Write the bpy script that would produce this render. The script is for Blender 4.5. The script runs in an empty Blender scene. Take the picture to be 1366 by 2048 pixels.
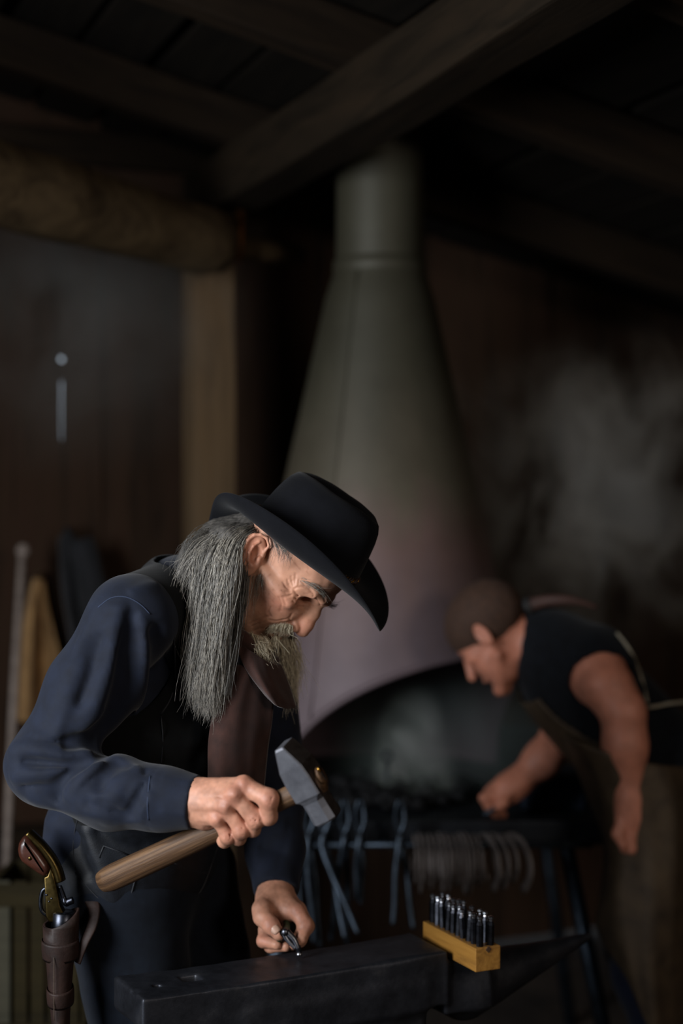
import bpy, bmesh, math, random
import numpy as np
from mathutils import Vector, Matrix

# ---------------------------------------------------------------- camera, world, light, exposure
SC = bpy.context.scene
COL = SC.collection
F = 3026.0                      # focal length in pixels of the 1366 x 2048 frame
EYE = (0.0, 0.0, 1.5)
cam_d = bpy.data.cameras.new('camera')
cam_d.sensor_fit = 'VERTICAL'; cam_d.sensor_height = 36.0; cam_d.lens = 36.0 * F / 2048.0
cam_d.clip_start = 0.05; cam_d.clip_end = 60
cam_d.dof.use_dof = True; cam_d.dof.focus_distance = 2.31; cam_d.dof.aperture_fstop = 1.5
cam = bpy.data.objects.new('camera', cam_d); COL.objects.link(cam)
cam.location = EYE; cam.rotation_euler = (math.pi / 2, 0, 0)
SC.camera = cam

W = bpy.data.worlds.new('world'); SC.world = W; W.use_nodes = True
W.node_tree.nodes['Background'].inputs['Color'].default_value = (0.72, 0.86, 1.0, 1)
W.node_tree.nodes['Background'].inputs['Strength'].default_value = 0.9

def area_light(name, loc, target, sx, sy, watts, color):
    d = bpy.data.lights.new(name, 'AREA'); d.shape = 'RECTANGLE'; d.size = sx; d.size_y = sy
    d.energy = watts; d.color = color
    o = bpy.data.objects.new(name, d); COL.objects.link(o)
    o.location = loc
    o.rotation_euler = (Vector(target) - Vector(loc)).to_track_quat('-Z', 'Y').to_euler()
    return o
# daylight falling in through the wide open doorway in the left wall, and a weaker warm fill lamp added behind the camera
area_light('doorway_daylight', (-1.80, .86, 1.72), (-0.15, 2.3, 1.28), .95, 1.25, 96, (0.93, 0.96, 1.0))
area_light('front_fill_light', (2.2, -.9, 2.3), (0.8, 3.6, 1.05), 0.9, 0.9, 36, (1.0, 0.86, 0.74))

SC.view_settings.view_transform = 'Standard'; SC.view_settings.look = 'None'
SC.view_settings.gamma = 1.0; SC.view_settings.use_curve_mapping = False
SC.view_settings.exposure = 0.0
SC.cycles.use_denoising = True
SC.cycles.volume_step_rate = 4.0
SC.cycles.max_bounces = 6; SC.cycles.volume_bounces = 0
SC.cycles.sample_clamp_indirect = 3.0

random.seed(7); RNG = np.random.default_rng(7)

# ---------------------------------------------------------------- helpers
def P(px, py, Y):
    """point seen at pixel (px, py) of the 1366 x 2048 frame, at depth Y metres"""
    return Vector(((px - 683.0) / F * Y, Y, EYE[2] - (py - 1024.0) / F * Y))
def lin(h):
    h = h.lstrip('#'); c = [int(h[i:i + 2], 16) / 255 for i in (0, 2, 4)]
    return tuple((x / 12.92 if x <= .04045 else ((x + .055) / 1.055) ** 2.4) for x in c)

def thing(name, label, cat, loc=(0, 0, 0), group=None, kind=None):
    o = bpy.data.objects.new(name, None); COL.objects.link(o); o.location = loc
    o.empty_display_size = .05
    return tag(o, label, cat, group, kind)
def tag(o, label=None, cat=None, group=None, kind=None):
    for k, v in (('label', label), ('category', cat), ('group', group), ('kind', kind)):
        if v: o[k] = v
    return o
def link(name, me, mat=None, parent=None, smooth=True):
    if mat is not None and not me.materials: me.materials.append(mat)
    o = bpy.data.objects.new(name, me); COL.objects.link(o)
    if parent is not None:
        o.parent = parent
        o.matrix_parent_inverse = world_of(parent).inverted()
    return o
def world_of(o):
    m = o.matrix_basis.copy() if o.parent is None else world_of(o.parent) @ o.matrix_parent_inverse @ o.matrix_basis
    return m
def mesh_np(name, V, Fc, smooth=True):
    me = bpy.data.meshes.new(name)
    me.from_pydata([tuple(map(float, v)) for v in V], [], [tuple(map(int, f)) for f in Fc]); me.update()
    if smooth: me.polygons.foreach_set('use_smooth', [True] * len(me.polygons))
    return me
def mesh_quads(name, V, Q, smooth=True):
    me = bpy.data.meshes.new(name); V = np.asarray(V, np.float32); Q = np.asarray(Q, np.int32)
    k = Q.shape[1]
    me.vertices.add(len(V)); me.vertices.foreach_set('co', V.ravel())
    me.loops.add(Q.size); me.loops.foreach_set('vertex_index', Q.ravel())
    me.polygons.add(len(Q)); me.polygons.foreach_set('loop_start', np.arange(0, Q.size, k, dtype=np.int32))
    me.polygons.foreach_set('loop_total', np.full(len(Q), k, np.int32))
    me.update(calc_edges=True); me.validate()
    if smooth: me.polygons.foreach_set('use_smooth', np.ones(len(me.polygons), bool))
    return me
def bm_mesh(name, bm, smooth=False):
    bmesh.ops.recalc_face_normals(bm, faces=bm.faces)
    me = bpy.data.meshes.new(name); bm.to_mesh(me); bm.free()
    if smooth: me.polygons.foreach_set('use_smooth', [True] * len(me.polygons))
    return me
def frame(o, x, z=(0, 0, 1)):
    """matrix with origin o, local X along x, local Z near z"""
    x = Vector(x).normalized(); z = Vector(z)
    y = z.cross(x).normalized(); z = x.cross(y)
    m = Matrix((x, y, z)).transposed().to_4x4(); m.translation = Vector(o); return m
def box_bm(sx, sy, sz, bev=0.0, cuts=0, rough=0.0, seed=0):
    bm = bmesh.new(); bmesh.ops.create_cube(bm, size=1)
    bmesh.ops.scale(bm, vec=(sx, sy, sz), verts=bm.verts)
    if bev: bmesh.ops.bevel(bm, geom=bm.edges[:], offset=bev, segments=2, affect='EDGES', profile=.6)
    if cuts:
        es = [e for e in bm.edges if abs(e.verts[0].co.x - e.verts[1].co.x) > sx * .5]
        bmesh.ops.subdivide_edges(bm, edges=es, cuts=cuts, use_grid_fill=True)
    if rough:
        r = random.Random(seed)
        ph = [r.uniform(0, 6.28) for _ in range(6)]
        for v in bm.verts:
            x = v.co.x
            v.co.y += rough * (math.sin(x * 3.1 + ph[0]) + .5 * math.sin(x * 8.3 + ph[1] + v.co.z * 20))
            v.co.z += rough * (math.sin(x * 2.3 + ph[2]) + .5 * math.sin(x * 7.1 + ph[3] + v.co.y * 20))
    return bm
def box(name, M, size, mat, parent=None, bev=.004, cuts=0, rough=0, seed=0):
    o = link(name, bm_mesh(name, box_bm(*size, bev, cuts, rough, seed)), mat)
    if parent is not None: o.parent = parent; o.matrix_parent_inverse = world_of(parent).inverted()
    o.matrix_basis = M if isinstance(M, Matrix) else Matrix.Translation(M)
    return o
def tube_vf(pts, radii, n=10, caps=True, flat=1.0, up=None):
    """tube along a polyline; returns verts, quads (caps as quads fans collapsed on a centre vertex)"""
    pts = [Vector(p) for p in pts]
    if not hasattr(radii, '__len__'): radii = [radii] * len(pts)
    V, Q = [], []
    nrm = Vector(up) if up is not None else None
    for i, p in enumerate(pts):
        t = (pts[min(i + 1, len(pts) - 1)] - pts[max(i - 1, 0)]).normalized()
        if nrm is None:
            nrm = t.orthogonal()
        nrm = (nrm - t * nrm.dot(t)).normalized(); bi = t.cross(nrm)
        for k in range(n):
            a = 2 * math.pi * k / n
            V.append(p + (nrm * math.cos(a) + bi * math.sin(a) * flat) * radii[i])
    for i in range(len(pts) - 1):
        for k in range(n):
            Q.append((i * n + k, i * n + (k + 1) % n, (i + 1) * n + (k + 1) % n, (i + 1) * n + k))
    if caps:
        V.append(pts[0]); c0 = len(V) - 1; V.append(pts[-1]); c1 = len(V) - 1
        b = (len(pts) - 1) * n
        for k in range(n):
            Q.append((c0, (k + 1) % n, k)); Q.append((c1, b + k, b + (k + 1) % n))
    return V, Q
def tube(name, pts, radii, mat, parent=None, n=10, flat=1.0, up=None):
    V, Q = tube_vf(pts, radii, n, True, flat, up)
    return link(name, mesh_np(name, V, Q), mat, parent)
def lathe_vf(prof, n=32, M=None):
    """revolve (r, z) profile about local Z"""
    V, Q = [], []
    for r, z in prof:
        for k in range(n):
            a = 2 * math.pi * k / n
            v = Vector((r * math.cos(a), r * math.sin(a), z)); V.append(M @ v if M else v)
    m = len(prof)
    for i in range(m - 1):
        for k in range(n):
            Q.append((i * n + k, i * n + (k + 1) % n, (i + 1) * n + (k + 1) % n, (i + 1) * n + k))
    return V, Q
def smooth_line(pts, k=6):
    """Catmull-Rom through the points"""
    pts = [Vector(p) for p in pts]; out = []
    for i in range(len(pts) - 1):
        p0 = pts[max(i - 1, 0)]; p1 = pts[i]; p2 = pts[i + 1]; p3 = pts[min(i + 2, len(pts) - 1)]
        for j in range(k):
            t = j / k
            out.append(.5 * ((2 * p1) + (p2 - p0) * t + (2 * p0 - 5 * p1 + 4 * p2 - p3) * t * t + (3 * p1 - p0 - 3 * p2 + p3) * t ** 3))
    out.append(pts[-1]); return out

# ---------------------------------------------------------------- materials (node based)
def nmat(name):
    m = bpy.data.materials.new(name); m.use_nodes = True
    nt = m.node_tree; b = nt.nodes['Principled BSDF']
    return m, nt, b
def _ramp(nt, fac, stops):
    r = nt.nodes.new('ShaderNodeValToRGB'); e = r.color_ramp.elements
    while len(e) < len(stops): e.new(.5)
    for i, (p, c) in enumerate(stops):
        e[i].position = p; e[i].color = (*c, 1)
    nt.links.new(fac, r.inputs[0]); return r.outputs[0]
def _noise(nt, scale, vec, detail=4, rough=.6, dist=0):
    n = nt.nodes.new('ShaderNodeTexNoise'); n.inputs['Scale'].default_value = scale
    n.inputs['Detail'].default_value = detail; n.inputs['Roughness'].default_value = rough
    n.inputs['Distortion'].default_value = dist
    nt.links.new(vec, n.inputs['Vector']); return n.outputs[0]
def _coord(nt, scale=(1, 1, 1), what='Object'):
    t = nt.nodes.new('ShaderNodeTexCoord'); mp = nt.nodes.new('ShaderNodeMapping')
    mp.inputs['Scale'].default_value = scale
    nt.links.new(t.outputs[what], mp.inputs[0]); return mp.outputs[0]
def _bump(nt, b, h, strength, dist):
    n = nt.nodes.new('ShaderNodeBump'); n.inputs['Strength'].default_value = strength; n.inputs['Distance'].default_value = dist
    nt.links.new(h, n.inputs['Height']); nt.links.new(n.outputs[0], b.inputs['Normal'])
def wood(name, c1, c2, stretch=(2, 30, 30), rough=.8, bump=.5, scale=1.0, spec=.1, c3=None):
    m, nt, b = nmat(name); v = _coord(nt, stretch)
    n = _noise(nt, scale, v, 6, .65, .6)
    st = [(.25, lin(c1)), (.7, lin(c2))]
    if c3: st = [(.2, lin(c1)), (.5, lin(c2)), (.8, lin(c3))]
    nt.links.new(_ramp(nt, n, st), b.inputs['Base Color'])
    b.inputs['Roughness'].default_value = rough; b.inputs['Specular IOR Level'].default_value = spec
    _bump(nt, b, n, bump, .004); return m
def metal(name, c1, c2, scale=14, rough=(.35, .6), metallic=1.0, bump=.25, dist=.001):
    m, nt, b = nmat(name); v = _coord(nt)
    n = _noise(nt, scale, v, 6, .7)
    nt.links.new(_ramp(nt, n, [(.3, lin(c1)), (.7, lin(c2))]), b.inputs['Base Color'])
    mr = nt.nodes.new('ShaderNodeMapRange'); mr.inputs['To Min'].default_value = rough[0]; mr.inputs['To Max'].default_value = rough[1]
    n2 = _noise(nt, scale * 4, v, 5, .7)
    nt.links.new(n2, mr.inputs[0]); nt.links.new(mr.outputs[0], b.inputs['Roughness'])
    b.inputs['Metallic'].default_value = metallic
    _bump(nt, b, n2, bump, dist); return m
def cloth(name, c1, c2, scale=60, rough=.85, bump=.15, sheen=.2, weave=900, spec=.25, dist=.0006):
    m, nt, b = nmat(name); v = _coord(nt)
    n = _noise(nt, scale, v, 5, .6)
    nt.links.new(_ramp(nt, n, [(.3, lin(c1)), (.7, lin(c2))]), b.inputs['Base Color'])
    b.inputs['Roughness'].default_value = rough; b.inputs['Specular IOR Level'].default_value = spec
    b.inputs['Sheen Weight'].default_value = sheen
    n2 = _noise(nt, weave, v, 2, .5)
    _bump(nt, b, n2, bump, dist); return m
def plain(name, c, rough=.5, metallic=0.0, spec=.5):
    m, nt, b = nmat(name); v = _coord(nt); n = _noise(nt, 40, v)
    c = lin(c); nt.links.new(_ramp(nt, n, [(.3, tuple(x * .85 for x in c)), (.7, tuple(min(1, x * 1.12) for x in c))]), b.inputs['Base Color'])
    b.inputs['Roughness'].default_value = rough; b.inputs['Metallic'].default_value = metallic
    b.inputs['Specular IOR Level'].default_value = spec; return m
def vcol_mat(name, rough=.5, sss=0.0, bump=0.3, bscale=700, spec=.4, radius=(.6, .25, .12), bdist=.0006):
    """colour read from the mesh's own colour attribute, with fine procedural relief"""
    m, nt, b = nmat(name)
    a = nt.nodes.new('ShaderNodeVertexColor'); a.layer_name = 'Col'
    v = _coord(nt); n1 = _noise(nt, 60, v, 4, .6)
    mx = nt.nodes.new('ShaderNodeMixRGB'); mx.blend_type = 'MULTIPLY'; mx.inputs[0].default_value = .5
    nt.links.new(a.outputs[0], mx.inputs[1])
    nt.links.new(_ramp(nt, n1, [(.3, (.72, .68, .66)), (.7, (1, 1, 1))]), mx.inputs[2])
    nt.links.new(mx.outputs[0], b.inputs['Base Color'])
    b.inputs['Roughness'].default_value = rough; b.inputs['Specular IOR Level'].default_value = spec
    if sss:
        b.inputs['Subsurface Weight'].default_value = sss; b.inputs['Subsurface Radius'].default_value = radius
        b.inputs['Subsurface Scale'].default_value = .006
    vo = nt.nodes.new('ShaderNodeTexVoronoi'); vo.inputs['Scale'].default_value = bscale
    nt.links.new(v, vo.inputs['Vector'])
    _bump(nt, b, vo.outputs['Distance'], bump, bdist); return m

# ---------------------------------------------------------------- signed distance modelling
def A(*p): return np.array(p, np.float32)
def smin(a, b, k):
    if k <= 0: return np.minimum(a, b)
    h = np.clip(.5 + .5 * (b - a) / k, 0, 1); return b * (1 - h) + a * h - k * h * (1 - h)
def smax(a, b, k): return -smin(-a, -b, k)
def sd_ell(p, c, r, R=None):
    """ellipsoid; R: 3x3 rows = local axes"""
    q = p - A(*c)
    if R is not None: q = q @ np.asarray(R, np.float32).T
    r = A(*r); k0 = np.linalg.norm(q / r, axis=1); k1 = np.linalg.norm(q / (r * r), axis=1)
    return k0 * (k0 - 1) / np.maximum(k1, 1e-6)
def sd_cap(p, a, b, ra, rb=None):
    """tapered capsule"""
    if rb is None: rb = ra
    a = A(*a); b = A(*b); ba = b - a
    h = np.clip(((p - a) @ ba) / max(float(ba @ ba), 1e-12), 0, 1)
    return np.linalg.norm(p - a - h[:, None] * ba, axis=1) - (ra + (rb - ra) * h)
def sd_chain(p, pts, rs, k=.004):
    d = None
    for i in range(len(pts) - 1):
        e = sd_cap(p, pts[i], pts[i + 1], rs[i], rs[i + 1]); d = e if d is None else smin(d, e, k)
    return d
def sd_box(p, c, b, r=0.0, R=None):
    q = p - A(*c)
    if R is not None: q = q @ np.asarray(R, np.float32).T
    q = np.abs(q) - (A(*b) - r)
    return np.linalg.norm(np.maximum(q, 0), axis=1) + np.minimum(q.max(axis=1), 0) - r
_T = RNG.random((32, 32, 32)).astype(np.float32)
def vnoise(p, s):
    q = p * s; i = np.floor(q).astype(np.int32); f = q - i; f = f * f * (3 - 2 * f)
    o = 0
    for dx in (0, 1):
        for dy in (0, 1):
            for dz in (0, 1):
                w = (f[:, 0] if dx else 1 - f[:, 0]) * (f[:, 1] if dy else 1 - f[:, 1]) * (f[:, 2] if dz else 1 - f[:, 2])
                o = o + w * _T[(i[:, 0] + dx) % 32, (i[:, 1] + dy) % 32, (i[:, 2] + dz) % 32]
    return o - .5
def sdf_arrays(f, lo, hi, h, B=8, safety=1.4):
    lo = np.array(lo, np.float32); hi = np.array(hi, np.float32)
    nb = np.ceil((hi - lo) / (h * B)).astype(int); n = nb * B + 1
    cx = [lo[i] + (np.arange(nb[i]) + .5) * h * B for i in range(3)]
    C = np.stack(np.meshgrid(*cx, indexing='ij'), -1).reshape(-1, 3).astype(np.float32)
    d = np.concatenate([f(C[i:i + 200000]) for i in range(0, len(C), 200000)])
    act = np.abs(d) < h * B * .87 * safety
    D = np.repeat(np.repeat(np.repeat(d.reshape(nb), B, 0), B, 1), B, 2).astype(np.float32)
    D = np.pad(D, ((0, 1), (0, 1), (0, 1)), mode='edge')
    ids = np.argwhere(act.reshape(nb))
    loc = np.stack(np.meshgrid(*[np.arange(B + 1)] * 3, indexing='ij'), -1).reshape(-1, 3)
    ch = max(1, 300000 // len(loc))
    for i in range(0, len(ids), ch):
        g = (ids[i:i + ch, None, :] * B + loc[None]).reshape(-1, 3)
        D[g[:, 0], g[:, 1], g[:, 2]] = f((lo + g * h).astype(np.float32))
    return D, lo, n
def sdf_mesh(name, f, lo, hi, h, relax=0, B=8, safety=1.4):
    """naive surface nets"""
    D, lo, n = sdf_arrays(f, lo, hi, h, B, safety)
    D[0] = D[-1] = abs(h); D[:, 0] = D[:, -1] = abs(h); D[:, :, 0] = D[:, :, -1] = abs(h)
    S = D < 0
    cs = S[:-1, :-1, :-1].astype(np.int8)
    tot = np.zeros_like(cs)
    for dx in (0, 1):
        for dy in (0, 1):
            for dz in (0, 1):
                tot += S[dx:n[0] - 1 + dx, dy:n[1] - 1 + dy, dz:n[2] - 1 + dz]
    cells = np.argwhere((tot > 0) & (tot < 8))
    idx = np.full(tot.shape, -1, np.int32); idx[tuple(cells.T)] = np.arange(len(cells))
    acc = np.zeros((len(cells), 3), np.float32); cnt = np.zeros(len(cells), np.float32)
    cor = [(a, b, c) for a in (0, 1) for b in (0, 1) for c in (0, 1)]
    val = {c: D[cells[:, 0] + c[0], cells[:, 1] + c[1], cells[:, 2] + c[2]] for c in cor}
    for c in cor:
        for ax in range(3):
            if c[ax] == 0:
                e = list(c); e[ax] = 1; e = tuple(e)
                va, vb = val[c], val[e]; m = (va < 0) != (vb < 0)
                t = np.where(m, va / np.where(np.abs(va - vb) < 1e-12, 1, va - vb), 0)
                pt = np.tile(np.array(c, np.float32), (len(cells), 1)); pt[:, ax] += t
                acc[m] += pt[m]; cnt[m] += 1
    V = lo + (cells + acc / cnt[:, None]) * h
    quads = []
    for ax in range(3):
        sl0 = [slice(None)] * 3; sl1 = [slice(None)] * 3
        sl0[ax] = slice(0, n[ax] - 1); sl1[ax] = slice(1, n[ax])
        s0, s1 = S[tuple(sl0)], S[tuple(sl1)]
        g = np.argwhere(s0 != s1)
        u, v = (ax + 1) % 3, (ax + 2) % 3
        g = g[(g[:, u] > 0) & (g[:, v] > 0) & (g[:, u] < n[u] - 1) & (g[:, v] < n[v] - 1)]
        flip = s0[tuple(g.T)]
        q = []
        for du, dv in ((1, 1), (0, 1), (0, 0), (1, 0)):
            e = g.copy(); e[:, u] -= du; e[:, v] -= dv; q.append(idx[tuple(e.T)])
        q = np.stack(q, 1); q[~flip] = q[~flip][:, ::-1]
        quads.append(q)
    Q = np.concatenate(quads); Q = Q[(Q >= 0).all(1)]
    for _ in range(relax):
        s = np.zeros_like(V); c = np.zeros(len(V), np.float32)
        for a, b in ((0, 1), (1, 2), (2, 3), (3, 0)):
            np.add.at(s, Q[:, a], V[Q[:, b]]); np.add.at(c, Q[:, a], 1)
            np.add.at(s, Q[:, b], V[Q[:, a]]); np.add.at(c, Q[:, b], 1)
        V = .5 * V + .5 * s / np.maximum(c, 1)[:, None]
    if name is None: return V, Q
    me = mesh_quads(name, V, Q); return me, V
def set_col(me, col):
    a = me.color_attributes.new('Col', 'FLOAT_COLOR', 'POINT')
    c = np.ones((len(me.vertices), 4), np.float32); c[:, :3] = col
    a.data.foreach_set('color', c.ravel())
def join_meshes(name, meshes):
    bm = bmesh.new()
    for m in meshes: bm.from_mesh(m)
    me = bpy.data.meshes.new(name); bm.to_mesh(me); bm.free()
    me.polygons.foreach_set('use_smooth', [True] * len(me.polygons)); return me
def hits(f, pts, y0=1.7, y1=3.2, off=0.0):
    """first points of the field's surface on the sight lines through pixels"""
    pts = np.array(pts, np.float32); Y = np.full(len(pts), y0, np.float32); dx = (pts[:, 0] - 683) / F; dz = -(pts[:, 1] - 1024) / F
    done = np.zeros(len(pts), bool)
    for _ in range(90):
        m = ~done & (Y < y1)
        if not m.any(): break
        q = np.stack([dx[m] * Y[m], Y[m], EYE[2] + dz[m] * Y[m]], 1).astype(np.float32)
        d = f(q) - off; ok = d < 2e-4
        i = np.flatnonzero(m); done[i[ok]] = True; Y[i[~ok]] += np.maximum(d[~ok] * .7, 2e-4)
    return [Vector((float(dx[i] * Y[i]), float(Y[i]), float(EYE[2] + dz[i] * Y[i]))) for i in range(len(pts)) if done[i]]
def hit(f, px, py, y0=1.7, y1=3.2, off=0.0):
    h = hits(f, [(px, py)], y0, y1, off); return h[0] if h else None
def prism(name, outline, Yc, thick, mat, parent=None, bev=.003, seg=3):
    """solid plate of real thickness from an outline of sight points at depth Yc"""
    bm = bmesh.new(); f = []
    for y in (Yc - thick / 2, Yc + thick / 2): f.append([bm.verts.new(P(a, b_, Yc) + Vector((0, y - Yc, 0))) for a, b_ in outline])
    n = len(outline); bm.faces.new(f[0]); bm.faces.new(f[1][::-1])
    for i in range(n): bm.faces.new((f[0][i], f[0][(i + 1) % n], f[1][(i + 1) % n], f[1][i]))
    bmesh.ops.recalc_face_normals(bm, faces=bm.faces)
    if bev:
        es = [e for e in bm.edges if abs(e.verts[0].co.y - e.verts[1].co.y) < 1e-6]
        bmesh.ops.bevel(bm, geom=es, offset=bev, segments=seg, affect='EDGES', profile=.5)
    return link(name, bm_mesh(name, bm, True), mat, parent)
# ================================================================ the setting
AX = Vector((-.379, .925, 0)).normalized(); BX = Vector((.925, .379, 0)).normalized()
BS = Vector((BX.x * .9755, BX.y * .9755, -.22)).normalized()          # down the roof slope
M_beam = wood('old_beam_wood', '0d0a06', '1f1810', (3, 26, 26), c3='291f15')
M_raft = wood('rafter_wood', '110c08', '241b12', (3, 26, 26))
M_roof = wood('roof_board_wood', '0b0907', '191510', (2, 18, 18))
M_wall = wood('wall_plank_wood', '15100c', '33251b', (20, 20, 1.6), c3='33221a', bump=.9)
M_post = wood('post_wood', '3a2f23', '5c4a35', (2, 24, 24), c3='4a4034')
M_log = wood('log_wood', '2a2016', '5a4a34', (6, 12, 12), bump=.9)
M_earth = cloth('packed_earth', '1d1814', '3a3028', 6, .95, .6, 0, 60, dist=.01)

fl = link('floor', bm_mesh('floor', box_bm(6.4, 9.0, .1)), M_earth); fl.location = (.6, 2.2, -.05); tag(fl, kind='structure')

# back wall of upright planks, with daylight showing through a knot hole and two gaps
WO = Vector((-.95, 4.62, 0))
def wall_pt(px, py):
    d = Vector(((px - 683) / F, 1, -(py - 1024) / F)); n = AX
    t = (WO - Vector(EYE)).dot(n) / d.dot(n); q = Vector(EYE) + d * t
    return (q - WO).dot(BX), q.z
wb = bpy.data.objects.new('wall_back', None); COL.objects.link(wb); wb['kind'] = 'structure'
s_slit, z1 = wall_pt(124, 757); _, z0 = wall_pt(124, 885); _, zk = wall_pt(125, 718)
s_sl2, y1 = wall_pt(28, 830); _, y0 = wall_pt(28, 1040)
edges = [-1.7]
while edges[-1] < 4.6: edges.append(edges[-1] + random.uniform(.17, .24))
def near_edge(v):
    k = min(range(len(edges)), key=lambda i: abs(edges[i] - v)); edges[k] = v
near_edge(s_slit); near_edge(s_sl2)
for k in range(len(edges) - 1):
    a, b = edges[k], edges[k + 1]
    bm = bmesh.new()
    # plank outline with notches cut where the light comes through
    def side(v, zt, zb, half, sg):
        out = [(v, 3.4)]
        return out
    L = [(a, 0.02)]; R = [(b, 0.02)]
    for lst, v, sg in ((L, a, 1), (R, b, -1)):
        if abs(v - s_slit) < 1e-6:
            w = .0035 * sg
            lst += [(v, z0), (v + w * .8, z0 + .01), (v + w, z1 - .01), (v, z1)]
            r = .0085
            lst += [(v, zk - r)] + [(v + sg * r * math.sin(t), zk - r * math.cos(t)) for t in (.6, 1.2, 1.9, 2.5)] + [(v, zk + r)]
        elif abs(v - s_sl2) < 1e-6:
            w = .0011 * sg
            lst += [(v, y0), (v + w, y0 + .02), (v + w, y1 - .02), (v, y1)]
        lst.append((v, 3.3))
    pts = L + R[::-1]
    t0 = random.uniform(-.010, .010)
    f0 = [bm.verts.new(WO + BX * s + AX * t0 + Vector((0, 0, z))) for s, z in pts]
    f1 = [bm.verts.new(WO + BX * s + AX * (t0 + .025) + Vector((0, 0, z))) for s, z in pts]
    bm.faces.new(f0); bm.faces.new(f1[::-1])
    for i in range(len(pts)):
        j = (i + 1) % len(pts); bm.faces.new((f0[i], f0[j], f1[j], f1[i]))
    me = bm_mesh('plank', bm)
    o = link('plank', me, M_wall_v if 'M_wall_v' in globals() else M_wall, wb)
for z in (.5, 2.62):
    o = box('wall_rail', frame(WO + BX * 1.45 - AX * .03 + Vector((0, 0, z)), BX), (6.2, .05, .1), M_raft, wb, .004, 12, .003, int(z * 10))

# side walls and the wall behind the camera; the left one is open at a wide doorway
def slab(name, p, q, z0, z1, mat, par=None, th=.06):
    p = Vector((*p, 0)); q = Vector((*q, 0)); m = (p + q) / 2; m.z = (z0 + z1) / 2
    return box(name, frame(m, q - p), ((q - p).length, th, z1 - z0), mat, par, 0)
wl = slab('wall_left', (-1.86, 1.6), (-1.86, 4.2), 0, 3.4, M_wall); wl['kind'] = 'structure'
slab('lintel', (-1.86, .1), (-1.86, 1.6), 2.42, 3.4, M_wall, wl)
slab('wall_pier', (-1.86, -2.2), (-1.86, .1), 0, 3.4, M_wall, wl)
wr = slab('wall_right', (3.35, -2.2), (3.35, 6.4), 0, 3.4, M_wall); wr['kind'] = 'structure'
wf = slab('wall_front', (-1.86, -2.2), (3.35, -2.2), 0, 3.4, M_wall); wf['kind'] = 'structure'

# main beam, rafters resting on it, roof boards
Q0 = Vector((-.281, 4.404, 2.35))
bc = Q0 - BX * .065 + Vector((0, 0, .075))
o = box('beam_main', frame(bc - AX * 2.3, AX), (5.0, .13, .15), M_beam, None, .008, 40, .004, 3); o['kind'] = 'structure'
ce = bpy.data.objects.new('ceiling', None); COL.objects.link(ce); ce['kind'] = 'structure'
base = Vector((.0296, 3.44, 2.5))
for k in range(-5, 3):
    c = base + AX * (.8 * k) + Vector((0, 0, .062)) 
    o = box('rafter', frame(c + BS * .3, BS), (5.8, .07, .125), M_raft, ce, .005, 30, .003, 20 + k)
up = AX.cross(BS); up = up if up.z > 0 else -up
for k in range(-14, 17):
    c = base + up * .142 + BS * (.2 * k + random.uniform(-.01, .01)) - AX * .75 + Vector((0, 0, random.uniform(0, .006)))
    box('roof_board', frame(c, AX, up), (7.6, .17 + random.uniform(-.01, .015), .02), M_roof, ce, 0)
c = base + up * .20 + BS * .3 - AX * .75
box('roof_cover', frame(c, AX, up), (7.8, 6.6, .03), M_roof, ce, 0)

# post under the beam end, rough hewn log and its tenon
pc = P(417, 1024, 4.36); pc.z = 1.175
fr = frame(pc, (0, 0, 1), Vector((.36, -.93, 0)))
o = box('post', fr, (2.35, .125, .12), M_post, None, .006, 20, .002, 5); o['kind'] = 'structure'
tag(o, 'square weathered timber post under the end of the main beam', 'post')
e1 = P(431, 487, 4.16); e0 = P(0, 367, 3.5); dr = (e1 - e0).normalized(); e0 = e0 - dr * .75
root = thing('hewn_log', 'thick rough hewn log with a narrow tenon end resting on the post', 'log', e1)
ps, rs = [], []
for i in range(40):
    t = i / 39
    ps.append(e0.lerp(e1, t)); rs.append((.108 * (1 - t) + .094 * t) * (1 + .02 * math.sin(i * .35) + .012 * math.sin(i * .9)))
rs[-1] *= .93
V, Q = tube_vf(ps, rs, 9, True, 1.0, (0, 0, 1))
link('log_body', mesh_np('log_body', V, Q), M_log, root)
t1 = e1 + (P(597, 512, 4.42) - e1)
tube('tenon', [P(425, 487, 4.14), e1, e1.lerp(t1, .5), t1], [.034, .034, .032, .029], M_log, root, 10)
V, Q = tube_vf([P(481, 422, 4.2), P(481, 470, 4.2), P(478, 522, 4.2)], [.014, .012, .012], 6)
st = link('iron_strap', mesh_np('iron_strap', V, Q), metal('rust_strap', '5a3a20', '8a5a30', 30, (.5, .7)), root)
# ================================================================ forge: hood, hearth table, tools hung on it
HA = P(760, 1024, 4.0); HA.z = 0                          # hood axis
M_hood, nt, b = nmat('smoked_sheet_metal')
v = _coord(nt); g = nt.nodes.new('ShaderNodeSeparateXYZ'); tc = nt.nodes.new('ShaderNodeTexCoord'); nt.links.new(tc.outputs['Object'], g.inputs[0])
n1 = _noise(nt, 5, v, 6, .65); n3 = _noise(nt, 2.2, _coord(nt, (5, 5, .7)), 5, .6)
ad = nt.nodes.new('ShaderNodeMath'); ad.operation = 'MULTIPLY_ADD'; ad.inputs[1].default_value = .35; ad.inputs[2].default_value = -.15
nt.links.new(n3, ad.inputs[0])
hz = nt.nodes.new('ShaderNodeMapRange'); hz.inputs['From Min'].default_value = 1.05; hz.inputs['From Max'].default_value = 1.95
nt.links.new(g.outputs['Z'], hz.inputs[0])
sm = nt.nodes.new('ShaderNodeMath'); sm.operation = 'ADD'; nt.links.new(hz.outputs[0], sm.inputs[0]); nt.links.new(ad.outputs[0], sm.inputs[1])
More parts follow.
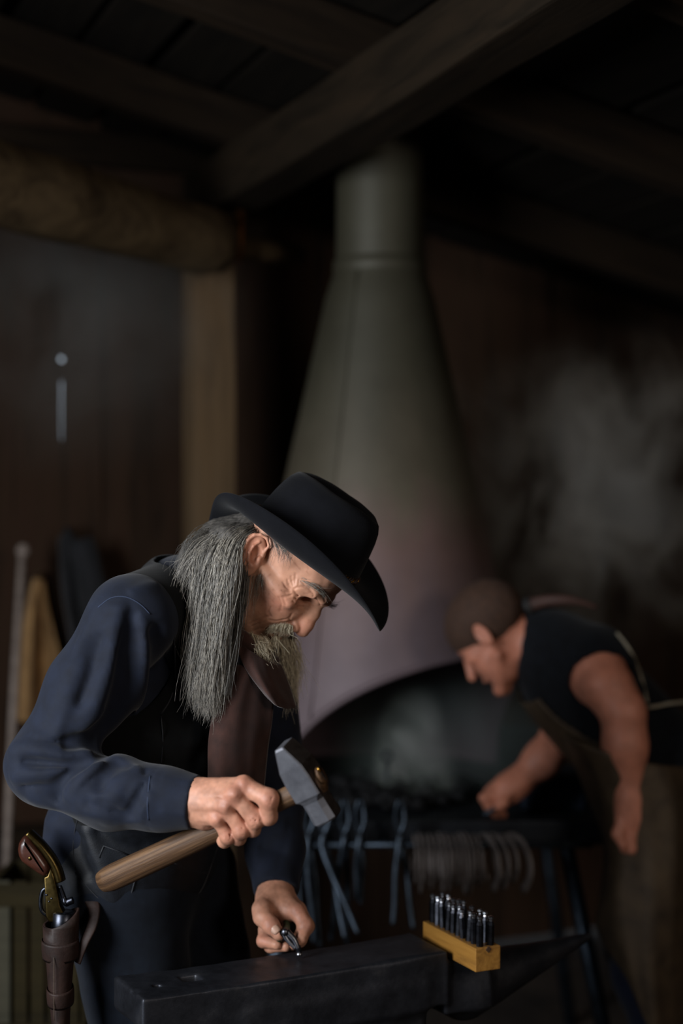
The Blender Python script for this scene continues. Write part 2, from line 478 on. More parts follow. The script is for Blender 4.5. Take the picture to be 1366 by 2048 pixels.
# olive grey above, rust pink below, darkest towards the pipe
cr = _ramp(nt, sm.outputs[0], [(.1, lin('62555a')), (.42, lin('66514c')), (.62, lin('544e40')), (.95, lin('3e3c2f'))])
mx = nt.nodes.new('ShaderNodeMixRGB'); mx.blend_type = 'MULTIPLY'; mx.inputs[0].default_value = .7
nt.links.new(cr, mx.inputs[1]); nt.links.new(_ramp(nt, n1, [(.3, (.62, .58, .56)), (.7, (1, 1, 1))]), mx.inputs[2])
nt.links.new(mx.outputs[0], b.inputs['Base Color']); b.inputs['Roughness'].default_value = .6; b.inputs['Metallic'].default_value = .25
_bump(nt, b, n1, .3, .004)
M_iron = metal('dark_iron', '14161a', '262a30', 16, (.4, .65), .8)
M_bar = metal('blued_bar_steel', '23292f', '46505c', 24, (.35, .55), .9)
M_shoe = metal('worn_horseshoe_iron', '514a48', '968e8b', 26, (.5, .7), .45)
M_coal = plain('coal', '08080a', .8, 0, .2)

hood = thing('forge_hood', 'tall flared sheet metal forge hood with a stovepipe and arched opening', 'forge hood', (HA.x, HA.y, .8))
NZ, NA = 46, 96
def r_hood(z):
    zs = [2.145, 2.06, 1.849, 1.624, 1.3, 1.0, .78]; rsx = [.118, .145, .192, .243, .313, .378, .42]
    return float(np.interp(z, zs[::-1], rsx[::-1]))
def z_low(phi):
    d = abs((phi - 43 + 180) % 360 - 180)
    return .79 + .35 * math.sqrt(max(0, 1 - (d / 84) ** 2)) if d < 84 else .79
def hood_pt(phi, z, dr=0):
    a = math.radians(phi); r = r_hood(z) + dr
    return Vector((HA.x + r * math.sin(a), HA.y - r * math.cos(a), z))
def hood_shell(dr0, dr1):
    V, Q = [], []
    for dr in (dr0, dr1):
        for k in range(NA):
            phi = 360 * k / NA; zl = z_low(phi)
            for i in range(NZ): V.append(hood_pt(phi, 2.15 + (zl - 2.15) * i / (NZ - 1), dr))
    H = NZ * NA
    for k in range(NA):
        k2 = (k + 1) % NA
        for i in range(NZ - 1):
            a, b_, c, d = k * NZ + i, k2 * NZ + i, k2 * NZ + i + 1, k * NZ + i + 1
            Q.append((a, d, c, b_)); Q.append((H + a, H + b_, H + c, H + d))
        for i in (0, NZ - 1): Q.append((k * NZ + i, k2 * NZ + i, H + k2 * NZ + i, H + k * NZ + i))
    return V, Q
V, Q = hood_shell(0, -.004); link('hood_cone', mesh_np('hood_cone', V, Q), M_hood, hood)
rim = [hood_pt(43 - 84 + 168 * i / 60, z_low(43 - 84 + 168 * i / 60) + .004, .003) for i in range(61)]
tube('opening_rim', rim, .007, M_hood, hood, 8)
V, Q = lathe_vf([(.106, 3.1), (.112, 2.6), (.117, 2.16), (.117, 2.13), (.113, 2.13), (.108, 2.6), (.102, 3.1)], 48, Matrix.Translation((HA.x, HA.y, 0)))
link('stovepipe', mesh_np('stovepipe', V, Q), M_hood, hood)
V, Q = lathe_vf([(.117, 2.165), (.124, 2.16), (.124, 2.125), (.119, 2.12), (.117, 2.165)], 48, Matrix.Translation((HA.x, HA.y, 0)))
link('collar_band', mesh_np('collar_band', V, Q), M_hood, hood)
a0 = math.radians(-28)
sm_ = [Vector((HA.x + (r_hood(z) + .001) * math.sin(a0), HA.y - (r_hood(z) + .001) * math.cos(a0), z)) for z in np.linspace(2.12, 1.0, 24)]
tube('seam', sm_, .0035, M_hood, hood, 6)

# hearth table
TZ = .775; TY0, TY1, TX0, TX1 = 3.50, 4.45, -.16, .62
ft = thing('forge_table', 'dark steel forge table with a raised edge standing under the hood', 'forge table', ((TX0 + TX1) / 2, (TY0 + TY1) / 2, 0))
box('table_top', ((TX0 + TX1) / 2, (TY0 + TY1) / 2, TZ - .012), (TX1 - TX0, TY1 - TY0, .024), M_iron, ft)
for nm, c, s in (('edge_bar', ((TX0 + TX1) / 2, TY0, TZ - .015), (TX1 - TX0 + .02, .03, .055)), ('edge_bar', ((TX0 + TX1) / 2, TY1, TZ - .015), (TX1 - TX0 + .02, .03, .055)),
                 ('edge_bar', (TX0, (TY0 + TY1) / 2, TZ - .015), (.03, TY1 - TY0, .055)), ('edge_bar', (TX1, (TY0 + TY1) / 2, TZ - .015), (.03, TY1 - TY0, .055))):
    box(nm, c, s, M_iron, ft)
for x, x2, y in ((TX0 + .03, TX0 - .03, TY0 + .02), (TX1 - .1, TX1 + .05, TY0 + .02), (TX0 + .03, TX0 - .03, TY1 - .03), (TX1 - .05, TX1 + .05, TY1 - .03)):
    tube('leg', [(x, y, TZ - .04), (x2, y, 0.0)], .019, M_bar, ft, 10)
RY = 3.405                                   # depth of the rail in front of the table edge
tube('tool_rail', [P(560, 1690, RY), P(1185, 1690, RY)], .0075, M_bar, ft, 10)
for px in (564, 770, 1140, 1180):
    q = P(px, 1690, RY); tube('rail_bracket', [q, (q.x, TY0, TZ - .03)], .007, M_bar, ft, 8)
box('splash_plate', ((TX0 + TX1) / 2, TY1 - .02, TZ + .05), (TX1 - TX0, .01, .1), M_iron, ft)

# coals heaped under the hood: uncountable
bm = bmesh.new(); rr = random.Random(4)
for i in range(420):
    a = rr.uniform(0, 6.283); r = .34 * math.sqrt(rr.random())
    x, y = HA.x + .02 + r * math.cos(a) * .68, HA.y - .08 + r * math.sin(a) * .8
    h = .035 * max(0, 1 - (r / .34) ** 2) * rr.random()
    cr_ = rr.uniform(.012, .024); q = bmesh.ops.create_icosphere(bm, subdivisions=1, radius=cr_)['verts']
    for vv in q:
        vv.co = Vector((vv.co.x * rr.uniform(.8, 1.2), vv.co.y, vv.co.z * .8)) + Vector((x, y, TZ + .8 * cr_ + h))
o = link('coal_rubble', bm_mesh('coal_rubble', bm), M_coal); tag(o, 'black lumps of coal heaped on the forge table under the hood', 'coal', kind='stuff')

# dark steel bin on the table beside the second smith's reaching hand
bn = thing('steel_bin', 'dark blue steel bin with a sloped lid on the forge table', 'bin', (P(1100, 1604, 3.76).x, 3.76, TZ))
c = P(1100, 1604, 3.76)
M_bin = metal('blue_black_sheet', '1c2430', '2e3a4c', 12, (.4, .6), .6)
bm = box_bm(.15, .16, .075, .004)
for vv in bm.verts:
    if vv.co.z > 0: vv.co.z += -.12 * vv.co.x
me = bm_mesh('bin_body', bm); o = link('bin_body', me, M_bin, bn); o.matrix_basis = Matrix.Translation((c.x, c.y, TZ + .0375))
bm = box_bm(.158, .168, .012, .003)
for vv in bm.verts: vv.co.z += -.12 * vv.co.x
o = link('bin_lid', bm_mesh('bin_lid', bm), M_bin, bn); o.matrix_basis = Matrix.Translation((c.x, c.y, TZ + .083))

# tools standing upright in the coals near the bright smoke
for nm, px, lab in (('hearth_poker', 772, 'slim iron poker stood in the coals beside the smoke'),):
    q = P(px, 1640, 3.8); k = thing(nm, lab, 'poker', (q.x, q.y, TZ))
    tube('shaft', [(q.x, q.y, TZ + .005), (q.x + .004, q.y, TZ + .10)], .006, M_iron, k, 8)
    V, Q = tube_vf([Vector((q.x + .004 + .012 * math.cos(t), q.y, TZ + .112 + .012 * math.sin(t))) for t in np.linspace(-1.5, 4.7, 14)], .004, 6)
    link('ring_handle', mesh_np('ring_handle', V, Q), M_iron, k)

# horseshoes hung in a row on the rail
def shoe_mesh():
    pts = []
    for i in range(25):
        t = -2.45 + 4.9 * i / 24
        w = 1 - .18 * max(0, abs(t) - 1.7)
        pts.append(Vector((0, .052 * math.sin(t) * w, -.058 + .058 * math.cos(t))))
    V, Q = tube_vf(pts, .0095, 8, True, .28, (0, 0, 1)); return mesh_np('horseshoe', V, Q)
shoe = None; spots = np.concatenate([np.linspace(828, 952, 13), [972, 991, 1010, 1029]])
names = ['outermost by the hanging tongs'] 
for i, px in enumerate(spots):
    q = P(px, 1690, RY)
    if shoe is None:
        shoe = link('horseshoe', shoe_mesh(), M_shoe); o = shoe
    else:
        o = shoe.copy(); COL.objects.link(o)
    tag(o, 'worn iron horseshoe in the row hung on the forge rail', 'horseshoe', 'horseshoes hung on the forge rail')
    if i == 0: o['label'] = 'iron horseshoe ending the row beside the wide-spread tongs'
    if i == len(spots) - 1: o['label'] = 'iron horseshoe ending the row on the side of the slanted table leg'
    s = random.uniform(.88, 1.12)
    o.location = (q.x, q.y, q.z + .0070 + .0095 * s); o.scale = (s, s, s)
    o.rotation_euler = (random.uniform(-.06, .06), 0, (.05 + .012 * i + random.uniform(-.02, .02)) if i < 13 else .42 + .05 * (i - 13))

# tongs hung on the rail
def tongs(px0, pxs, py1, lab, Yend=3.43):
    """hung astride the rail: one rein in front of it, one behind, the rivet just above"""
    rl = P(px0, 1690, RY); e1 = P(pxs[0], py1, Yend - .008); e2 = P(pxs[1], py1 + 8, Yend + .008)
    k = thing('blacksmith_tongs', lab, 'tongs', tuple(rl), 'tongs hung on the forge rail')
    riv = rl + Vector((0, 0, .026))
    for e, sx in ((e1, -1), (e2, 1)):
        side = rl + Vector((sx * .004, sx * .0152, -.002))
        ln = smooth_line([riv + Vector((0, sx * .005, 0)), side, side.lerp(e, .35) + Vector((sx * .003, 0, 0)), side.lerp(e, .7), e], 6)
        tube('rein', ln, list(np.linspace(.008, .006, len(ln))), M_bar, k, 8)
        jl = smooth_line([riv + Vector((0, sx * .005, 0)), riv + Vector((-sx * .0095, sx * .004, .025)), riv + Vector((-sx * .0085, 0, .055)), riv + Vector((-sx * .003, 0, .075))], 5)
        tube('jaw', jl, list(np.linspace(.0065, .0042, len(jl))), M_bar, k, 8)
    V, Q = tube_vf([riv + Vector((0, -.014, 0)), riv + Vector((0, .014, 0))], .006, 10)
    link('rivet', mesh_np('rivet', V, Q), M_iron, k)
tongs(618, (628, 640), 1885, 'long steel tongs hung upright near the end of the rail', 3.385)
tongs(648, (716, 690), 1868, 'steel tongs hung aslant, crossing over their neighbour', 3.32)
tongs(689, (662, 694), 1880, 'steel tongs with parted reins between the slanted pair and the gap', 3.46)
tongs(720, (712, 722), 1800, 'short straight steel tongs next to the bare stretch of rail', 3.40)
tongs(588, (580, 602), 1830, 'steel tongs hung against the end bracket of the rail', 3.39)
tongs(800, (786, 827), 1850, 'wide-spread steel tongs hung beside the horseshoe row', 3.37)
# ================================================================ anvil on its stump, stamp block and stamps
M_anvil, nt, b = nmat('worn_anvil_steel')
v = _coord(nt); n1 = _noise(nt, 9, v, 7, .7); n2 = _noise(nt, 45, v, 6, .7)
nt.links.new(_ramp(nt, n1, [(.3, lin('1c1d21')), (.55, lin('33353b')), (.75, lin('4a4a4d'))]), b.inputs['Base Color'])
b.inputs['Metallic'].default_value = .75; b.inputs['Specular IOR Level'].default_value = .4
mr = nt.nodes.new('ShaderNodeMapRange'); mr.inputs['To Min'].default_value = .32; mr.inputs['To Max'].default_value = .6
nt.links.new(n2, mr.inputs[0]); nt.links.new(mr.outputs[0], b.inputs['Roughness']); _bump(nt, b, n2, .35, .0016)
AZ = .78
LX = Vector((.882, .471, 0)).normalized(); WX = Vector((-.471, .882, 0)).normalized()
A0 = Vector(((285 - 683) / F * 2.237, 2.237, AZ))          # near heel corner of the face
MA = Matrix((LX, WX, Vector((0, 0, 1)))).transposed().to_4x4(); MA.translation = A0   # local: x along, y across, z up
AW = .123
def anvil_field(p):
    # heel and body plate
    x, y, z = p[:, 0], p[:, 1], p[:, 2]
    yc = AW / 2
    wob = .0016 * vnoise(p, 30) + .0025 * vnoise(p, 9)
    sway = .004 * np.sin(np.clip(x / .6, 0, 1) * 3.14)           # saddle worn in the face
    q = p.copy(); q[:, 2] += sway
    plate = sd_box(q, (.267, yc, -.045), (.267, AW / 2, .045), .004)
    tap = np.clip((.16 - x) / .16, 0, 1)                          # heel thins from below
    plate = smax(plate, -(z + .095 - .045 * tap), .01)
    body = sd_box(p, (.33, yc, -.1), (.17, AW / 2 - .006, .06), .015)
    step = sd_box(p, (.575, yc, -.0655), (.046, AW / 2 - .004, .045), .006)
    h0 = np.array([.56, yc, -.085], np.float32)
    horn = sd_cap(p, (.60, yc, -.086), (.868, yc, -.037), .056, .006)
    # flatten the horn's top slightly
    d = smin(smin(plate, body, .02), smin(step, horn, .02), .012)
    waist = sd_box(p, (.33, yc, -.21), (.11, .045, .09), .03)
    foot = sd_box(p, (.33, yc, -.31), (.2, .075, .035), .015)
    d = smin(d, smin(waist, foot, .06), .06)
    hardy = sd_box(p, (.105, AW * .56, 0), (.0145, .0145, .06), .001)
    prit = np.hypot(x - .043, y - AW * .42) - .0075
    prit = np.maximum(prit, -z - .06)
    d = smax(smax(d, -hardy, .0012), -prit, .0012)
    # chipped near edge
    chip = sd_ell(p, (.30, 0, .002), (.05, .0035, .006)); chip = np.minimum(chip, sd_ell(p, (.19, 0, .002), (.03, .003, .005)))
    chip = np.minimum(chip, sd_ell(p, (.43, 0, .0), (.06, .0055, .006))); chip = np.minimum(chip, sd_ell(p, (.004, .04, .002), (.006, .012, .006)))
    return smax(d, -chip, .003) + wob
me, V = sdf_mesh('anvil_body', anvil_field, (-.02, -.04, -.36), (.9, .17, .02), .0032)
anv = thing('anvil', 'big worn steel anvil with a square hole and long pointed horn', 'anvil', tuple(MA @ Vector((.33, AW / 2, -.345))))
o = link('anvil_body', me, M_anvil, anv); o.matrix_basis = MA
# stump
st = thing('tree_stump', 'round wooden stump carrying the anvil', 'stump', tuple(MA @ Vector((.33, AW / 2, -AZ))))
ctr = MA @ Vector((.33, AW / 2, 0)); prof = []
V, Q = lathe_vf([(.001, AZ - .347), (.160, AZ - .347), (.168, AZ - .36), (.170, .2), (.174, 0), (.001, 0)], 28, Matrix.Translation((ctr.x, ctr.y, 0)))
link('trunk', mesh_np('trunk', V, Q), M_post, st)
V, Q = lathe_vf([(.168, AZ - .42), (.174, AZ - .42), (.174, AZ - .46), (.168, AZ - .46), (.168, AZ - .42)], 28, Matrix.Translation((ctr.x, ctr.y, 0)))
link('iron_hoop', mesh_np('iron_hoop', V, Q), M_iron, st)

# wooden stamp block across the step, with letter stamps standing in it
M_block = wood('yellowed_block_wood', '5a3a14', '8f6428', (6, 60, 60), .55, .3, c3='a37634', spec=.4)
M_stamp = metal('stamp_steel', '2a2b30', '5c5e66', 60, (.22, .4), 1.0, .15, .0004)
M_shiny = metal('struck_stamp_head', '8d8f96', 'c3c5ca', 60, (.2, .35), 1.0, .15, .0004)
BZ = AZ - .0315 + .0405        # block rests on the step
bn0 = P(952, 1934, 2.42); bn1 = P(845, 1887, 2.58)          # near and far lower corners of its long side
B0 = MA @ Vector((.626, -.012, 0)); 
bl_dir = Vector((-.86, 1.0, 0)).normalized()
near = P(952, 1890, 2.43); far = P(846, 1850, 2.595)
near.z = far.z = (near.z + far.z) / 2
bl_dir = (far - near).normalized(); bl_len = (far - near).length
bl_w = Vector((bl_dir.y, -bl_dir.x, 0)).normalized()        # towards the right of the frame
bw, bh = .046, .038
bc_ = near + bl_dir * bl_len / 2 + bl_w * bw / 2; bc_.z = near.z - bh / 2
MB_ = frame(bc_, bl_dir)
print('BLOCK', bl_len, near, far, 'bottom z', near.z - bh)
blk = thing('stamp_block', 'yellow wooden block holding rows of steel letter stamps on the anvil', 'stamp block', (bc_.x, bc_.y, bc_.z - bh / 2))
bm = box_bm(bl_len, bw, bh, .0015, 10, .0004, 3)
o = link('block_body', bm_mesh('block_body', bm), M_block, blk); o.matrix_basis = MB_
# dark inset in the near end, coloured as the shade of a notch
cut = link('end_notch_shade', bm_mesh('end_notch_shade', box_bm(.003, .008, .008, .001)), plain('notch_shade_brown', '3a2410', .8), blk)
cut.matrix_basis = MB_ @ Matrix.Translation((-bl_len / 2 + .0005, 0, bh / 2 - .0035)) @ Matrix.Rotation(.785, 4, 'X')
def stamp_mesh():
    prof = [(.0056, .0), (.0056, .038), (.0036, .044), (.0032, .046), (.0048, .048), (.0048, .051), (.0022, .0525)]
    V, Q = [], []
    for j, (r, z) in enumerate(prof):
        for k in range(8):
            a = 2 * math.pi * (k + .5) / 8
            rr_ = r / max(abs(math.cos(a)), abs(math.sin(a))) if j < 2 else r
            V.append((rr_ * math.cos(a), rr_ * math.sin(a), z))
    for i in range(len(prof) - 1):
        for k in range(8): Q.append((i * 8 + k, i * 8 + (k + 1) % 8, (i + 1) * 8 + (k + 1) % 8, (i + 1) * 8 + k))
    Q.append(tuple(range(8))[::-1]); Q.append(tuple(range(len(Q[0]) * 0 + 48, 56)))
    me = mesh_np('letter_stamp', V, Q, False); return me
sm0 = stamp_mesh(); sm0.materials.append(M_stamp); sm0.materials.append(M_shiny)
for p_ in sm0.polygons:
    if p_.center.z > .0445: p_.material_index = 1
for row in range(2):
    for i in range(10):
        if (row, i) in ((0, 4),): continue
        o = bpy.data.objects.new('letter_stamp', sm0); COL.objects.link(o)
        tag(o, 'small square steel letter stamp stood in the wooden block', 'letter stamp', 'letter stamps in the wooden block')
        if i == 0 and row == 1: o['label'] = 'steel letter stamp at the notched end of the block, in the inner row'
        s = (-.5 + (i + .6) / 10.2) * bl_len
        o.matrix_basis = MB_ @ Matrix.Translation((s, (-.010 if row == 0 else .010), bh / 2 - random.uniform(.001, .006))) \
            @ Matrix.Rotation(random.uniform(-.07, .07), 4, 'X') @ Matrix.Rotation(random.uniform(-.06, .06), 4, 'Y') @ Matrix.Rotation(random.uniform(-.4, .4), 4, 'Z')
# ================================================================ the old smith: head
psi, th = math.radians(14), math.radians(51)
HF = A(math.cos(psi) * math.cos(th), -math.sin(psi) * math.cos(th), -math.sin(th))
HL = A(math.sin(psi), math.cos(psi), 0); HU = np.cross(HF, HL)
HR = np.stack([HF, HL, HU])                                  # rows: face forward, left, crown
HO = A(*P(519, 1123, 2.365)) + HL * .071                     # midpoint between the ears
def H(px, py, y):
    """head-frame point on the plane y that is seen at a pixel"""
    d = A((px - 683) / F, 1, -(py - 1024) / F); c = HO + HL * y; e = A(*EYE)
    return HR @ (e + d * (((c - e) @ HL) / (d @ HL)) - HO)
def HW(x, y, z): return Vector(tuple(HO + HR.T @ A(x, y, z)))
mm = lambda *v: tuple(x / 1000 for x in v)

hp = math.radians(36)
def hatworld():
    c = A(*HW(*H(617, 1085, 0)))
    yl = HL; fx = A(math.cos(psi) * math.cos(hp), -math.sin(psi) * math.cos(hp), -math.sin(hp)); uz = np.cross(fx, yl)
    m = Matrix((Vector(fx), Vector(yl), Vector(uz))).transposed().to_4x4(); m.translation = Vector(c); return m
MH = hatworld()
MHr = np.array([tuple(MH.col[i].xyz) for i in range(3)], np.float32); MHo = A(*MH.translation)
def ear_field(p):
    E = lambda px, py, y: tuple(H(px, py, -y / 1000))
    ax = A(*E(517, 1070, 80)) - A(*E(496, 1146, 80)); ax[1] = 0; ax /= np.linalg.norm(ax)
    fw = A(ax[2], 0, -ax[0]); n = A(.30, -1, -.05); n = n - fw * (n @ fw) * .0
    fwt = fw + A(0, .38, 0); fwt /= np.linalg.norm(fwt); nn = np.cross(ax, fwt)
    R = np.stack([fwt, nn, ax])
    d = sd_ell(p, E(506, 1104, 79), (.0205, .0065, .031), R)
    d = smin(d, sd_ell(p, E(497, 1138, 78), (.0095, .006, .0115), R), .006)
    helix = [E(528, 1106, 76), E(538, 1092, 77), E(534, 1077, 79), E(522, 1069.5, 82), E(509, 1070, 85), E(497, 1079, 88), E(490, 1094, 90), E(487, 1111, 89), E(487.5, 1127, 86), E(491, 1141, 82)]
    d = smax(d, -sd_ell(p, E(512.5, 1112, 87.5), (.0105, .0135, .0165), R), .003)
    d = smax(d, -sd_ell(p, E(509, 1086, 92), (.0125, .0085, .011), R), .003)
    d = smin(d, sd_chain(p, helix, [.0018, .0022, .0024, .0025, .0026, .0026, .0025, .0025, .0026, .003], .002), .003)
    anti = [E(500, 1133, 83), E(497.5, 1120, 86), E(499, 1105, 88), E(507, 1092, 86), E(519, 1084, 82)]
    d = smin(d, sd_chain(p, anti, [.0026, .0026, .0024, .002, .0014], .002), .003)
    d = smin(d, sd_ell(p, E(518, 1120, 77), (.004, .0045, .0065), R), .003)           # tragus
    d = smin(d, sd_ell(p, E(503, 1131, 81), (.0045, .004, .004), R), .003)
    return d
def head_core(p):
    q = p.copy(); q[:, 1] = -np.abs(q[:, 1])
    d = sd_ell(q, mm(8, 0, 50), mm(100, 74, 78))
    d = smin(d, sd_ell(q, mm(46, 0, -18), mm(57, 59, 84)), .025)
    d = smin(d, sd_ell(q, mm(58, -50, -10), mm(26, 13, 13)), .014)                   # cheekbone
    d = smin(d, sd_cap(q, mm(2, -66, -4), mm(56, -55, -8), .007, .009), .012)
    d = smin(d, sd_chain(q, [mm(2, -58, -20), mm(20, -53, -70), mm(80, -16, -102)], [.010, .011, .012], .01), .016)
    d = smax(d, -sd_ell(q, mm(62, -72, -50), mm(24, 16, 22)), .028)                   # hollow cheek
    d = smax(d, -sd_ell(q, mm(62, -78, 34), mm(24, 14, 22)), .015)                    # temple
    d = smin(d, sd_ell(q, mm(78, 0, -58), mm(29, 31, 34)), .016)                      # muzzle
    d = smin(d, sd_ell(q, mm(86, 0, -97), mm(15, 20, 15)), .014)                      # chin
    d = smin(d, sd_chain(q, [mm(108, 0, 29), mm(101, -20, 31), mm(88, -38, 30), mm(66, -52, 20)], [.007, .0085, .0085, .006], .006), .010)
    d = smax(d, -sd_ell(q, mm(101, -31, 9), mm(26, 16.5, 13.5)), .010)                # eye socket
    d = smin(d, sd_ell(q, mm(68, -31, 11), mm(14.2, 15, 14)), .003)              # eyeball under the lid
    d = smin(d, sd_chain(q, [mm(92, -17, 4), mm(83, -26, -5), mm(75, -37, -6), mm(64, -46, 2)], [.004, .0055, .0055, .004], .005), .006)  # bag
    d = smin(d, sd_chain(q, [mm(84, -20, 20), mm(82, -32, 23), mm(68, -46, 17)], [.003, .0045, .004], .004), .006)   # hooded upper lid
    # nose
    n = sd_chain(q, [mm(103.5, 0, 18), mm(110, 0, 0), mm(116, 0, -20), mm(118.5, 0, -31)], [.0066, .0084, .0100, .0112], .006)
    n = smin(n, sd_ell(q, mm(98, 0, -16), mm(17, 14, 28)), .012)
    n = smin(n, sd_ell(q, mm(105, -13, -35), mm(12, 7.5, 8.5)), .004)
    n = smax(n, -sd_ell(q, mm(113, -7.5, -43.5), mm(7, 3.6, 5)), .002)
    d = smin(d, n, .007)
    # mouth
    d = smin(d, sd_chain(q, [mm(105, 0, -56), mm(99, -14, -59), mm(88, -26, -66)], [.006, .006, .004], .004), .006)
    d = smin(d, sd_chain(q, [mm(102, 0, -70), mm(97, -13, -70), mm(88, -24, -69)], [.006, .0055, .003], .004), .006)
    d = smax(d, -sd_chain(q, [mm(111, 0, -63), mm(103, -16, -64.5), mm(89, -30, -69)], [.003, .0025, .0015], .003), .003)
    d = smax(d, -sd_chain(q, [mm(100, -21, -33), mm(94, -31, -46), mm(86, -37, -60), mm(80, -38, -74)], [.0025, .003, .003, .002], .003), .007)
    return d
def head_neck(p):
    d = head_core(p)
    d = smin(d, sd_cap(p, mm(-20, 0, -38), mm(-48, 0, -118), .046, .036), .03)
    return smin(d, sd_cap(p, mm(20, 0, -70), mm(-40, 0, -130), .03, .04), .03)        # slack throat
def head_w0(p): return head_neck((p - HO) @ HR.T)
# wrinkles carved where the photograph shows them
def loc(pts): return [tuple(HR @ (A(*v) - HO)) for v in pts]
WR = []
for pts, r in (([(499, 1248), (507, 1243), (518, 1239), (530, 1233), (541, 1232)], .0011), ([(505, 1252), (517, 1247), (528, 1243)], .0006),
               ([(539, 1240), (552, 1243), (566, 1240), (578, 1236)], .0013), ([(541, 1232), (537, 1224), (541, 1214)], .0009),
               ([(583, 1177), (578, 1169), (575, 1160)], .0010), ([(586, 1172), (584, 1163), (583, 1153)], .0010), ([(590, 1170), (590, 1160), (591, 1150)], .0009), ([(579, 1179), (571, 1173), (566, 1165)], .0009), ([(597, 1169), (598, 1160)], .0007),
               ([(580, 1184), (572, 1184), (563, 1181)], .0008), ([(582, 1190), (574, 1193), (565, 1194)], .0008),
               ([(587, 1178), (596, 1174), (608, 1173), (619, 1178), (627, 1188)], .0012),                     # lid fold
               ([(588, 1181), (595, 1190), (606, 1196), (618, 1195), (627, 1192)], .0011),                     # lash line
               ([(590, 1196), (600, 1205), (613, 1205)], .0008), ([(586, 1203), (596, 1213), (607, 1213)], .0007),
               ([(558, 1195), (563, 1208), (560, 1222)], .0006), ([(567, 1198), (571, 1210)], .0006),
               ([(632, 1196), (637, 1204), (641, 1210)], .0009), ([(643, 1188), (648, 1196), (650, 1203)], .0007), ([(583, 1229), (579, 1238), (581, 1247)], .0011),
               ([(522, 1142), (519, 1152)], .0006), ([(508, 1262), (520, 1258), (531, 1256)], .0009)):
    h_ = loc(hits(head_w0, pts, 2.2, 2.7, -.0004))
    if len(h_) > 1: WR.append((h_, r * (.42 if pts[0][1] < 1182 and pts[0][0] < 600 and len(pts) < 5 else .7)))
def head_field(p):
    d = head_neck(p)
    for ln, r in WR:
        c = np.mean(np.array(ln), axis=0); m = np.linalg.norm(p - A(*c), axis=1) < .045
        if m.any():
            e = sd_chain(p[m], ln, [r * .6] + [r] * (len(ln) - 2) + [r * .4], .001)
            d[m] = smax(d[m], -e, .0035)
    near = (np.abs(p[:, 0] + .01) < .06) & (p[:, 1] < -.05) & (np.abs(p[:, 2]) < .06)
    if near.any(): d[near] = smin(d[near], ear_field(p[near]), .003)
    far = (np.abs(p[:, 0] + .01) < .06) & (p[:, 1] > .05) & (np.abs(p[:, 2]) < .06)
    if far.any(): d[far] = smin(d[far], ear_field(p[far] * A(1, -1, 1)), .003)
    w = HO + p @ HR; hq_ = (w - MHo) @ MHr.T                      # keep the skull inside the hat
    ins = (np.hypot(hq_[:, 0] / .092, hq_[:, 1] / .074) - 1) * .07
    d = np.maximum(d, np.minimum(ins, hq_[:, 2] + .008))
    sk = (p[:, 0] > 0)
    d = d + np.where(sk, .0007 * vnoise(p, 120) + .0012 * vnoise(p, 45), 0)
    return d
hv, hq = sdf_mesh(None, head_field, mm(-125, -100, -165), mm(140, 100, 135), .0014, 0)
# skin colour: ruddy nose, cheeks and ear, dark lash line, greyed stubble
def mixc(c, w, t): return c * (1 - w[:, None]) + A(*t) * w[:, None]
def blob(p, c, r): return np.clip(1 - np.linalg.norm((p - A(*mm(*c))) / A(*mm(*r)), axis=1), 0, 1)
SKIN = lin('c08e74')
q = hv.copy(); q[:, 1] = -np.abs(q[:, 1])
hc = np.tile(A(*SKIN), (len(hv), 1))
hc = mixc(hc, .7 * blob(q, (112, 0, -30), (30, 24, 34)), lin('aa6250'))
hc = mixc(hc, .7 * blob(q, (62, -50, -22), (44, 34, 36)), lin('b4715c'))
hc = mixc(hc, .8 * blob(q, (-20, -84, 0), (38, 20, 46)), lin('bd7a62'))
hc = mixc(hc, .75 * np.clip(1.6 * blob(q, (70, -10, -92), (64, 56, 46)), 0, 1), lin('8a6a55'))
hc = mixc(hc, .6 * blob(q, (28, -60, -40), (40, 30, 46)), lin('907565'))
hc = mixc(hc, .55 * blob(q, (80, -33, 4), (22, 22, 18)), lin('8e5a45'))
spots = np.clip((vnoise(hv, 190) - .26) * 8, 0, 1) * (hv[:, 0] > .02)
hc = mixc(hc, .25 * spots, lin('7c4632'))
hc = hc * (1 + .35 * vnoise(hv, 70))[:, None]
for ln, r in WR:  # darkens the wrinkle lines in the colour, as shade in creases
    m = np.linalg.norm(hv - A(*np.mean(np.array(ln), axis=0)), axis=1) < .04
    e = sd_chain(hv[m], ln, [r] * len(ln), .001); hc[m] = mixc(hc[m], .16 * np.clip(1 - e / .0012, 0, 1), lin('6a3a2a'))
BODY = [((HO + hv @ HR).astype(np.float32), hq, hc)]
M_skin = vcol_mat('weathered_skin', .5, .12, .2, 1500, .38, bdist=.0004)

